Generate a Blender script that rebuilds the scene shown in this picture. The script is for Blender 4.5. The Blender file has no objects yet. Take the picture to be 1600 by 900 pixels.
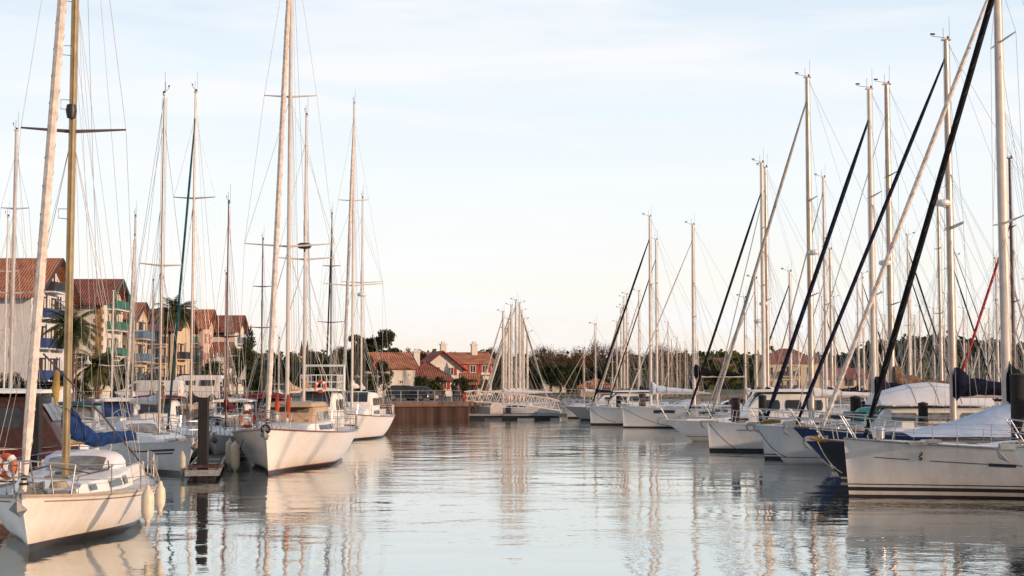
import bpy, math, random
from mathutils import Vector, Matrix, noise as mnoise
R = math.radians
SC = bpy.context.scene
COL = SC.collection
rnd = random.Random(7)

# ------------------------------------------------------------------ camera
F = 1600 * 50 / 36.0
CAMH = 3.2
PITCH = math.atan(150 / F)
cam_d = bpy.data.cameras.new('camera'); cam_d.lens = 50; cam_d.sensor_width = 36
cam_d.clip_end = 9000; cam_d.clip_start = 0.2
cam = bpy.data.objects.new('camera', cam_d); COL.objects.link(cam)
cam.location = (0, 0, CAMH); cam.rotation_euler = (R(90) + PITCH, 0, 0)
SC.camera = cam
SC.render.resolution_x = 1024; SC.render.resolution_y = 576
SC.view_settings.view_transform = 'Standard'; SC.view_settings.look = 'None'
SC.cycles.use_denoising = True
SC.cycles.max_bounces = 6; SC.cycles.transparent_max_bounces = 12

def X(px, Y):            # world x of photo column px at distance Y
    return (px - 800) / F * Y
def Z(py, Y):            # world height of photo row py at distance Y
    return CAMH + Y * math.tan(PITCH - math.atan((py - 450) / F))
def D(py, z=0.0):        # distance of a point of height z seen at row py
    return (z - CAMH) / math.tan(PITCH - math.atan((py - 450) / F))

# ------------------------------------------------------------------ materials
def nn(nt, t, **kw):
    n = nt.nodes.new(t)
    for k, v in kw.items(): setattr(n, k, v)
    return n
def inp(n, **kw):
    for k, v in kw.items(): n.inputs[k.replace('_', ' ')].default_value = v
    return n
MATS = {}
def mat(name, col, rough=0.5, metal=0.0, var=0.12, scale=3.0, bump=0.0, bscale=20.0, stretch=(1, 1, 1), trans=0.0, col2=None, spec=0.5):
    if name in MATS: return MATS[name]
    m = bpy.data.materials.new(name); m.use_nodes = True; nt = m.node_tree; nt.nodes.clear()
    out = nn(nt, 'ShaderNodeOutputMaterial'); b = nn(nt, 'ShaderNodeBsdfPrincipled')
    nt.links.new(b.outputs[0], out.inputs[0])
    b.inputs['Roughness'].default_value = rough; b.inputs['Metallic'].default_value = metal
    b.inputs['Specular IOR Level'].default_value = spec
    if trans: b.inputs['Transmission Weight'].default_value = trans
    tc = nn(nt, 'ShaderNodeTexCoord'); mp = nn(nt, 'ShaderNodeMapping'); mp.inputs['Scale'].default_value = stretch
    nt.links.new(tc.outputs['Object'], mp.inputs[0])
    no = nn(nt, 'ShaderNodeTexNoise'); inp(no, Scale=scale, Detail=5.0, Roughness=0.6); nt.links.new(mp.outputs[0], no.inputs['Vector'])
    oi = nn(nt, 'ShaderNodeObjectInfo')
    mx = nn(nt, 'ShaderNodeMix', data_type='RGBA')
    c2 = col2 or tuple(max(0, c * (1 - 2.2 * var)) for c in col)
    c1 = tuple(min(1, c * (1 + 0.6 * var)) for c in col)
    mx.inputs[6].default_value = (*c1, 1); mx.inputs[7].default_value = (*c2, 1)
    mr = nn(nt, 'ShaderNodeMapRange'); mr.inputs['From Min'].default_value = 0.35; mr.inputs['From Max'].default_value = 0.7
    nt.links.new(no.outputs[0], mr.inputs[0]); nt.links.new(mr.outputs[0], mx.inputs[0])
    nt.links.new(mx.outputs[2], b.inputs['Base Color'])
    if bump:
        n2 = nn(nt, 'ShaderNodeTexNoise'); inp(n2, Scale=bscale, Detail=4.0); nt.links.new(mp.outputs[0], n2.inputs['Vector'])
        bp = nn(nt, 'ShaderNodeBump'); bp.inputs['Strength'].default_value = 1.0; bp.inputs['Distance'].default_value = bump
        nt.links.new(n2.outputs[0], bp.inputs['Height']); nt.links.new(bp.outputs[0], b.inputs['Normal'])
    MATS[name] = m
    return m

def hull_mat(name, top, bands, dirt=0.25, rough=0.28):
    """painted hull: bands = [(z_from, colour), ...] rising from below the waterline; streaks and scum near the water"""
    if name in MATS: return MATS[name]
    m = bpy.data.materials.new(name); m.use_nodes = True; nt = m.node_tree; nt.nodes.clear()
    out = nn(nt, 'ShaderNodeOutputMaterial'); b = nn(nt, 'ShaderNodeBsdfPrincipled'); nt.links.new(b.outputs[0], out.inputs[0])
    b.inputs['Roughness'].default_value = rough
    tc = nn(nt, 'ShaderNodeTexCoord'); sp = nn(nt, 'ShaderNodeSeparateXYZ'); nt.links.new(tc.outputs['Object'], sp.inputs[0])
    mr = nn(nt, 'ShaderNodeMapRange'); mr.inputs['From Min'].default_value = -1; mr.inputs['From Max'].default_value = 3
    nt.links.new(sp.outputs['Z'], mr.inputs[0])
    cr = nn(nt, 'ShaderNodeValToRGB'); cr.color_ramp.interpolation = 'CONSTANT'; el = cr.color_ramp.elements
    allb = list(bands)
    el[0].position = 0; el[0].color = (*allb[0][1], 1)
    el[1].position = (allb[1][0] + 1) / 4; el[1].color = (*allb[1][1], 1)
    for z, c in allb[2:]:
        e = el.new((z + 1) / 4); e.color = (*c, 1)
    nt.links.new(mr.outputs[0], cr.inputs[0])
    mp = nn(nt, 'ShaderNodeMapping'); mp.inputs['Scale'].default_value = (1.5, 1.5, 0.5); nt.links.new(tc.outputs['Object'], mp.inputs[0])
    no = nn(nt, 'ShaderNodeTexNoise'); inp(no, Scale=1.6, Detail=9.0, Roughness=0.72); nt.links.new(mp.outputs[0], no.inputs['Vector'])
    r2 = nn(nt, 'ShaderNodeMapRange'); r2.inputs['From Min'].default_value = 0.42; r2.inputs['From Max'].default_value = 0.78; r2.inputs['To Max'].default_value = dirt
    nt.links.new(no.outputs[0], r2.inputs[0])
    # scum rising from the waterline
    r3 = nn(nt, 'ShaderNodeMapRange'); r3.inputs['From Min'].default_value = 0.55; r3.inputs['From Max'].default_value = 0.08; r3.inputs['To Max'].default_value = dirt * 0.9
    nt.links.new(sp.outputs['Z'], r3.inputs[0])
    ad = nn(nt, 'ShaderNodeMath', operation='ADD', use_clamp=True); nt.links.new(r2.outputs[0], ad.inputs[0]); nt.links.new(r3.outputs[0], ad.inputs[1])
    mx = nn(nt, 'ShaderNodeMix', data_type='RGBA', blend_type='MULTIPLY'); mx.inputs[7].default_value = (0.50, 0.40, 0.26, 1)
    nt.links.new(ad.outputs[0], mx.inputs[0]); nt.links.new(cr.outputs[0], mx.inputs[6])
    nt.links.new(mx.outputs[2], b.inputs['Base Color'])
    n2 = nn(nt, 'ShaderNodeTexNoise'); inp(n2, Scale=0.9, Detail=2.0); nt.links.new(tc.outputs['Object'], n2.inputs['Vector'])
    bp = nn(nt, 'ShaderNodeBump'); bp.inputs['Distance'].default_value = 0.03; bp.inputs['Strength'].default_value = 0.5
    nt.links.new(n2.outputs[0], bp.inputs['Height']); nt.links.new(bp.outputs[0], b.inputs['Normal'])
    MATS[name] = m
    return m

WHITE = (0.80, 0.77, 0.72); NAVY = (0.012, 0.022, 0.07); BLK = (0.02, 0.02, 0.022); ANTI = (0.03, 0.028, 0.032)
gel = mat('gelcoat_white', (0.78, 0.76, 0.72), 0.35, var=0.07, scale=1.4)
deckm = mat('deck_grey_white', (0.66, 0.65, 0.62), 0.6, var=0.14, scale=2.5, bump=0.002, bscale=90)
teak = mat('weathered_teak', (0.30, 0.17, 0.09), 0.6, var=0.25, scale=8, stretch=(0.4, 4, 4))
varn = mat('varnished_mahogany', (0.20, 0.055, 0.03), 0.25, var=0.25, scale=6, stretch=(0.5, 4, 4))
steel = mat('polished_steel', (0.72, 0.70, 0.68), 0.22, 0.9, var=0.1)
wirem = mat('steel_wire', (0.42, 0.40, 0.38), 0.4, 0.5)
alu = mat('anodised_aluminium', (0.55, 0.46, 0.39), 0.38, 0.35, var=0.1, scale=2)
alu_w = mat('white_painted_mast', (0.68, 0.60, 0.53), 0.35, 0.0, var=0.08, scale=2)
alu_g = mat('gold_anodised_mast', (0.42, 0.29, 0.13), 0.35, 0.5, var=0.15, scale=3)
alu_d = mat('dark_grey_mast', (0.12, 0.09, 0.085), 0.4, 0.2, var=0.1)
alu_r = mat('dark_red_mast', (0.16, 0.035, 0.03), 0.4, 0.1, var=0.1)
glass = mat('dark_tinted_glass', (0.03, 0.035, 0.04), 0.06, 0.0, var=0.3, scale=1.5, spec=0.8)
glassg = mat('grey_cabin_window', (0.22, 0.22, 0.21), 0.12, 0.0, var=0.25, scale=2.5, spec=0.8)
blackp = mat('black_plastic', (0.02, 0.02, 0.022), 0.45)
rub = mat('black_rubber', (0.018, 0.018, 0.018), 0.8)
sail_w = mat('white_sailcloth', (0.66, 0.58, 0.51), 0.8, var=0.16, scale=5, bump=0.02, bscale=9)
sail_g = mat('grey_sailcloth', (0.36, 0.33, 0.30), 0.8, var=0.15, scale=5, bump=0.02, bscale=9)
cov_blue = mat('royal_blue_canvas', (0.010, 0.040, 0.15), 0.8, var=0.3, scale=5, bump=0.035, bscale=6, spec=0.15)
cov_navy = mat('navy_canvas', (0.006, 0.009, 0.028), 0.8, var=0.3, scale=5, bump=0.03, bscale=6, spec=0.15)
cov_black = mat('black_canvas', (0.006, 0.006, 0.008), 0.8, var=0.3, scale=5, bump=0.03, bscale=6, spec=0.15)
cov_brown = mat('brown_canvas', (0.20, 0.13, 0.085), 0.85, var=0.3, scale=5, bump=0.03, bscale=6, spec=0.15)
cov_teal = mat('teal_canvas', (0.015, 0.09, 0.12), 0.8, var=0.3, scale=5, bump=0.03, bscale=6, spec=0.15)
cov_red = mat('red_canvas', (0.42, 0.03, 0.025), 0.8, var=0.25, scale=5, bump=0.03, bscale=6, spec=0.15)
cov_maroon = mat('maroon_canvas', (0.17, 0.018, 0.022), 0.8, var=0.25, scale=5, bump=0.03, bscale=6, spec=0.15)
cov_tan = mat('tan_canvas', (0.50, 0.37, 0.25), 0.8, var=0.07, scale=4, bump=0.02, bscale=6, spec=0.15)
cov_white = mat('off_white_canvas', (0.72, 0.72, 0.74), 0.8, var=0.05, scale=1.2, bump=0.03, bscale=1.6, spec=0.15)
cov_pale = mat('pale_blue_canvas', (0.52, 0.60, 0.72), 0.8, var=0.06, scale=1.2, bump=0.05, bscale=1.4, spec=0.15)
yellow = mat('yellow_cloth', (0.36, 0.24, 0.06), 0.8, var=0.2, bump=0.02)
orange = mat('orange_plastic', (0.65, 0.10, 0.025), 0.5, var=0.15)
fendm = mat('cream_fender_vinyl', (0.66, 0.58, 0.44), 0.4, var=0.07, scale=9)
ropem = mat('rope', (0.40, 0.33, 0.24), 0.9)
darkrope = mat('dark_rope', (0.05, 0.05, 0.06), 0.9)
galv = mat('galvanised_steel', (0.34, 0.33, 0.32), 0.5, 0.5, var=0.2, scale=8)
brass = mat('rusty_bronze', (0.45, 0.25, 0.09), 0.4, 0.6, var=0.3, scale=9)
concrete = mat('concrete', (0.36, 0.31, 0.26), 0.85, var=0.25, scale=2.5, bump=0.01)
pile_m = mat('tarred_timber', (0.016, 0.012, 0.012), 0.8, var=0.35, scale=4, bump=0.02, stretch=(3, 3, 0.5))
pile_r = mat('rust_brown_steel', (0.09, 0.035, 0.03), 0.75, var=0.35, scale=4, bump=0.01, stretch=(3, 3, 0.5))
paint_w = mat('white_paint', (0.78, 0.75, 0.70), 0.45, var=0.08)
redp = mat('red_paint', (0.45, 0.03, 0.02), 0.4)

# ------------------------------------------------------------------ mesh builder
class MB:
    def __init__(s): s.v = []; s.f = []
    def add(s, vs, fs):
        o = len(s.v); s.v += [tuple(v) for v in vs]; s.f += [tuple(i + o for i in f) for f in fs]; return s
    def box(s, c, d, rz=0.0, top=(1, 1), shift=(0, 0)):
        x, y, z = c; a, b, h = d[0] / 2, d[1] / 2, d[2] / 2
        vs = []
        for sz in (-1, 1):
            kx, ky = (1, 1) if sz < 0 else top
            ox, oy = (0, 0) if sz < 0 else shift
            for sx, sy in ((-1, -1), (1, -1), (1, 1), (-1, 1)):
                px, py = sx * a * kx + ox, sy * b * ky + oy
                vs.append((x + px * math.cos(rz) - py * math.sin(rz), y + px * math.sin(rz) + py * math.cos(rz), z + sz * h))
        return s.add(vs, [(3, 2, 1, 0), (4, 5, 6, 7), (0, 1, 5, 4), (1, 2, 6, 5), (2, 3, 7, 6), (3, 0, 4, 7)])
    def tube(s, pts, r, n=6, sq=1.0, side=None, cap=True):
        pts = [Vector(p) for p in pts]
        rs = r if isinstance(r, (list, tuple)) else [r] * len(pts)
        rows = []
        for i, p in enumerate(pts):
            a = pts[max(0, i - 1)]; b = pts[min(len(pts) - 1, i + 1)]
            t = (b - a).normalized()
            ref = Vector(side) if side else (Vector((0, 0, 1)) if abs(t.z) < 0.9 else Vector((0, 1, 0)))
            u = t.cross(ref).normalized(); w = u.cross(t).normalized()
            rows.append([p + (u * math.cos(2 * math.pi * k / n) * sq + w * math.sin(2 * math.pi * k / n)) * rs[i] for k in range(n)])
        o = len(s.v)
        for rw in rows: s.v += [tuple(q) for q in rw]
        for i in range(len(rows) - 1):
            for k in range(n):
                s.f.append((o + i * n + k, o + i * n + (k + 1) % n, o + (i + 1) * n + (k + 1) % n, o + (i + 1) * n + k))
        if cap:
            s.f.append(tuple(o + k for k in range(n))[::-1]); e = o + (len(rows) - 1) * n
            s.f.append(tuple(e + k for k in range(n)))
        return s
    def grid(s, rows, closed=False, flip=False):
        n = len(rows[0]); o = len(s.v)
        for rw in rows: s.v += [tuple(q) for q in rw]
        for i in range(len(rows) - 1):
            for k in range(n if closed else n - 1):
                q = (o + i * n + k, o + i * n + (k + 1) % n, o + (i + 1) * n + (k + 1) % n, o + (i + 1) * n + k)
                s.f.append(q[::-1] if flip else q)
        return s
    def cap(s, pts): return s.add(pts, [tuple(range(len(pts)))])
    def lathe(s, prof, c=(0, 0, 0), n=14, axis='z'):
        rows = []
        for r, h in prof:
            rw = []
            for k in range(n):
                a = 2 * math.pi * k / n; p = (r * math.cos(a), r * math.sin(a), h)
                if axis == 'y': p = (p[0], p[2], p[1])
                if axis == 'x': p = (p[2], p[0], p[1])
                rw.append((c[0] + p[0], c[1] + p[1], c[2] + p[2]))
            rows.append(rw)
        s.grid(rows, closed=True); s.cap(rows[0]); s.cap(rows[-1]); return s
    def torus(s, c, Rr, r, axis='x', n=20, m=7):
        rows = []
        for i in range(n + 1):
            a = 2 * math.pi * i / n; rw = []
            for k in range(m):
                b = 2 * math.pi * k / m; q = (Rr + r * math.cos(b))
                p = (q * math.cos(a), q * math.sin(a), r * math.sin(b))
                if axis == 'x': p = (p[2], p[0], p[1])
                if axis == 'y': p = (p[0], p[2], p[1])
                rw.append((c[0] + p[0], c[1] + p[1], c[2] + p[2]))
            rows.append(rw)
        return s.grid(rows, closed=True)
    def prism(s, poly, y0, y1):   # poly in (x,z)
        n = len(poly); vs = [(x, y0, z) for x, z in poly] + [(x, y1, z) for x, z in poly]
        fs = [tuple(range(n)), tuple(range(2 * n - 1, n - 1, -1))] + [(i, i + n, (i + 1) % n + n, (i + 1) % n) for i in range(n)]
        return s.add(vs, fs)
    def build(s, name, m, parent=None, smooth=False, ang=40):
        me = bpy.data.meshes.new(name); me.from_pydata(s.v, [], s.f); me.update()
        me.materials.append(m)
        if smooth:
            me.polygons.foreach_set('use_smooth', [True] * len(me.polygons))
            try: me.set_sharp_from_angle(angle=R(ang))
            except Exception: pass
        o = bpy.data.objects.new(name, me); COL.objects.link(o)
        if parent: o.parent = parent
        return o

def tag(o, label=None, cat=None, group=None, kind=None):
    if label: o['label'] = label
    if cat: o['category'] = cat
    if group: o['group'] = group
    if kind: o['kind'] = kind
    return o
def empty(name, loc, rz=0.0, **kw):
    o = bpy.data.objects.new(name, None); COL.objects.link(o); o.location = loc; o.rotation_euler = (0, 0, rz)
    o.empty_display_size = 0.3
    return tag(o, **kw)
def kids(o): return [c for c in bpy.data.objects if c.parent == o]
TREEKIDS = {}
def copy_tree(o, parent=None):
    c = o.copy(); COL.objects.link(c)
    if parent: c.parent = parent
    if o.name not in TREEKIDS: TREEKIDS[o.name] = kids(o)
    for ch in TREEKIDS[o.name]: copy_tree(ch, c)
    return c
def lerp(a, b, t): return a + (b - a) * t
def sm(t): t = max(0, min(1, t)); return t * t * (3 - 2 * t)
# ------------------------------------------------------------------ hulls
class Hull:
    """boat frame: x forward (bow at +L/2), z = 0 at the waterline"""
    def __init__(s, L, B, fb, rake=0.6, stern=0.72, draft=0.45, pmid=0.32, pbow=1.15, fm=None, fs=None, wide=0.58, trake=0.35, ent=2.0):
        s.L, s.B, s.fb, s.rake, s.st, s.dr, s.pm, s.pb = L, B, fb, rake, stern, draft, pmid, pbow
        s.fm = fm or fb * 0.80; s.fs = fs or fb * 0.84; s.wide = wide; s.tr = trake; s.ent = ent
    def half(s, t):
        if t < s.wide: return s.B / 2 * (1 - (1 - t / s.wide) ** s.ent) + 0.02
        return s.B / 2 * lerp(1, s.st, ((t - s.wide) / (1 - s.wide)) ** 1.8) + 0.02
    def sheer(s, t):
        return lerp(s.fb, s.fm, 1 - (1 - min(1, t / 0.65)) ** 2) if t < 0.65 else lerp(s.fm, s.fs, ((t - 0.65) / 0.35) ** 2)
    def pt(s, t, z, sg=1):
        sh = s.sheer(t); v = max(0, (z + s.dr) / (sh + s.dr))
        p = lerp(s.pb, s.pm, sm(t / 0.55))
        y = s.half(t) * (v ** p) * sm(min(1, t * 40 + 0.06))
        x = s.L / 2 - t * s.L - s.rake * (1 - v) * (1 - t) ** 4 + s.tr * (1 - v) * t ** 8 * 0.6
        return Vector((x, sg * y, z))
    def t_of(s, x): return max(0, min(1, (s.L / 2 - x) / s.L))
    def deckz(s, x, y=0): t = s.t_of(x); h = s.half(t); return s.sheer(t) - 0.035 + 0.07 * max(0, 1 - (y / h) ** 2)
    def stations(s): return [0, .004, .012, .03, .055, .09, .13, .18, .24, .31, .38, .46, .54, .62, .70, .78, .86, .93, 1.0]
    def build(s, m, parent, deck_m=None, rail_m=None, rail_r=0.03):
        h = MB(); nv = 9
        for sg in (1, -1):
            rows = []
            for t in s.stations():
                sh = s.sheer(t); rows.append([s.pt(t, lerp(-s.dr, sh, (k / nv) ** 0.8), sg) for k in range(nv + 1)])
            h.grid(rows, flip=(sg > 0))
        tr = [s.pt(1, lerp(-s.dr, s.sheer(1), (k / nv) ** 0.8), 1) for k in range(nv + 1)]
        h.cap(tr + [Vector((p.x, -p.y, p.z)) for p in reversed(tr[1:])])
        ho = h.build('hull', m, parent, smooth=True, ang=35)
        d = MB(); rows = []
        for t in s.stations():
            sh = s.sheer(t); p = s.pt(t, sh); w = p.y
            rows.append([(p.x, w * k, sh - 0.035 + 0.07 * (1 - k * k)) for k in (-1, -.6, -.2, .2, .6, 1)])
        d.grid(rows, flip=True); d.build('deck', deck_m or deckm, parent, smooth=True)
        if rail_m:
            r = MB(); pts = [s.pt(t, s.sheer(t) + 0.01, 1) for t in s.stations()]
            for sg in (1, -1): r.tube([(p.x, p.y * sg, p.z) for p in pts], rail_r, 5)
            r.tube([(pts[-1].x, pts[-1].y * k, pts[-1].z) for k in (-1, 1)], rail_r, 5)
            r.build('toe_rail', rail_m, parent, smooth=True)
        return ho
    def patch(s, x0, x1, z0, z1, name, m, parent, sides=(1, -1), n=10, off=0.006):
        b = MB()
        for sg in sides:
            rows = []
            for i in range(n + 1):
                x = lerp(x0, x1, i / n); t = s.t_of(x); col = []
                for z in (z0, z1):
                    zz = z(t) if callable(z) else z
                    p = s.pt(t, zz, sg); col.append((p.x, p.y + sg * off, p.z))
                rows.append(col)
            b.grid(rows, flip=(sg > 0))
        return b.build(name, m, parent)

class Cabin:
    """trunk cabin between xf (front) and xr (rear); slopes down at the front"""
    def __init__(s, hull, xf, xr, wf, wr, hf, hr, slope=0.6, rear=0.1, zb=None):
        s.h, s.xf, s.xr, s.wf, s.wr, s.hf, s.hr, s.sl, s.re, s.zb = hull, xf, xr, wf, wr, hf, hr, slope, rear, zb
    def base(s, x): return (s.zb if s.zb is not None else s.h.deckz(x, s.wf) - 0.02)
    def sec(s, x, inset=0.0):
        f = (s.xf - x) / (s.xf - s.xr); w = lerp(s.wf, s.wr, sm(f * 1.3)); hh = lerp(s.hf, s.hr, f); zb = s.base(x)
        k = 1.0
        if s.xf - x < s.sl: k = 0.02 + 0.98 * math.sin(math.pi / 2 * (s.xf - x) / s.sl) if s.sl > 0 else 1
        return w, zb, hh * k
    def side(s, x, f, sg, off=0.008):
        w, zb, hh = s.sec(x); return (x, sg * (w * lerp(1, 0.9, f) + off), zb + hh * 0.86 * f)
    def build(s, m, parent, name='coachroof'):
        b = MB(); rows = []
        xs = [s.xf - s.sl * q for q in (0, .1, .25, .45, .7, 1)] + [lerp(s.xf - s.sl, s.xr, q) for q in (.33, .66, 1)]
        for x in xs:
            w, zb, hh = s.sec(x)
            rows.append([(x, w, zb - .05), (x, w * .9, zb + hh * .86), (x, w * .8, zb + hh * .97), (x, w * .4, zb + hh * 1.03), (x, 0, zb + hh * 1.05),
                         (x, -w * .4, zb + hh * 1.03), (x, -w * .8, zb + hh * .97), (x, -w * .9, zb + hh * .86), (x, -w, zb - .05)])
        b.grid(rows); b.cap(rows[-1]); b.cap(rows[0][::-1])
        s.o = b.build(name, m, parent, smooth=True, ang=30); return s.o
    def window(s, x0, x1, f0, f1, m=None, frame=True, sides=(1, -1)):
        for sg in sides:
            if frame:
                fr = MB(); e = 0.03
                pts = [s.side(x0 + e, f0 - .07, sg, .010), s.side(x1 - e, f0 - .07, sg, .010), s.side(x1 - e, f1 + .07, sg, .010), s.side(x0 + e, f1 + .07, sg, .010)]
                fr.add(pts, [(0, 1, 2, 3) if sg > 0 else (3, 2, 1, 0)])
                fo = fr.build('window_frame', steel, s.o)
            p = MB(); pts = [s.side(lerp(x0, x1, .08), f0, sg, .018), s.side(lerp(x0, x1, .92), f0, sg, .018), s.side(x1, lerp(f0, f1, .3), sg, .018), s.side(x1, lerp(f0, f1, .7), sg, .018), s.side(lerp(x0, x1, .92), f1, sg, .018),
                             s.side(lerp(x0, x1, .08), f1, sg, .018), s.side(x0, lerp(f0, f1, .7), sg, .018), s.side(x0, lerp(f0, f1, .3), sg, .018)]
            p.add(pts, [tuple(range(8)) if sg > 0 else tuple(range(7, -1, -1))])
            p.build('window', m or glass, s.o)
    def windscreen(s, m=None, f0=.3, f1=.92):
        # panes lying on the sloped front
        for y0, y1 in ((-.85, -.34), (-.29, .29), (.34, .85)):
            b = MB(); n = 5; rows = []
            for i in range(n + 1):
                q = lerp(f0, f1, i / n); x = s.xf - s.sl * q; w, zb, hh = s.sec(x)
                rows.append([(x + .02, w * .86 * y, zb + hh * 1.0 + .02 + .03 * hh) for y in (y0, (y0 + y1) / 2, y1)])
            b.grid(rows); b.build('windscreen_pane', m or glass, s.o)

def hood(x0, x1, w, h, z0, m, parent, name='spray_hood', win=True, ny=10):
    b = MB(); rows = []
    for i in range(7):
        f = i / 6; x = lerp(x0, x1, f); hh = h * math.sin(math.pi / 2 * min(1, 0.08 + f * 1.25)) ** .7; ww = w * lerp(.86, 1, f)
        rows.append([(x, ww * math.copysign(abs(math.cos(a)) ** .6, math.cos(a)), z0 + hh * abs(math.sin(a)) ** .6) for a in [math.pi * k / ny for k in range(ny + 1)]])
    b.grid(rows); o = b.build(name, m, parent, smooth=True, ang=60)
    if win:
        g = MB(); r1, r2 = rows[1], rows[2]
        for k0, k1 in ((3, 4), (5, 5), (6, 7)):
            pts = []
            a = Vector(rows[0][k0]); 
        g.grid([[tuple(Vector(p) + Vector((.03 if x0 > x1 else -.03, 0, .012))) for p in rows[i][3:8]] for i in (0, 1, 2)])
        g.build('hood_window', glassg, o)
    return o

def cover(pts, hs, ws, m, parent, name='sail_cover', n=10, seed=0):
    """cloth stowed on a boom: elliptical sections of half-height hs and half-width ws, lumpy"""
    b = MB(); rows = []; rr = random.Random(seed)
    pts = [Vector(p) for p in pts]; N = len(pts); M = 4
    P = []; Hh = []; W = []
    for i in range(N - 1):
        for j in range(M):
            f = j / M; P.append(pts[i].lerp(pts[i + 1], f)); Hh.append(lerp(hs[i], hs[i + 1], sm(f))); W.append(lerp(ws[i], ws[i + 1], sm(f)))
    P.append(pts[-1]); Hh.append(hs[-1]); W.append(ws[-1])
    for i, p in enumerate(P):
        t = (P[min(i + 1, len(P) - 1)] - P[max(i - 1, 0)]); t.z = 0
        t = t.normalized() if t.length > 1e-6 else Vector((1, 0, 0)); u = Vector((-t.y, t.x, 0))
        rw = []
        for k in range(n):
            a = 2 * math.pi * k / n; q = 1 + .13 * rr.uniform(-1, 1) + .08 * math.sin(i * 1.9 + k)
            rw.append(p + u * math.cos(a) * W[i] * q + Vector((0, 0, math.sin(a) * Hh[i] * q)))
        rows.append(rw)
    b.grid(rows, closed=True); b.cap(rows[0]); b.cap(rows[-1])
    o = b.build(name, m, parent, smooth=True, ang=70)
    if name == 'sail_cover' and max(hs) > .1:
        for i in range(3, len(rows) - 1, 4):
            t_ = MB(); c_ = sum((Vector(q) for q in rows[i]), Vector()) / n
            t_.tube([c_ + (Vector(q) - c_) * 1.03 for q in rows[i]] + [c_ + (Vector(rows[i][0]) - c_) * 1.03], .014, 4); t_.build('sail_tie', darkrope if m is not cov_white else sail_g, o)
    return o

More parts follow.
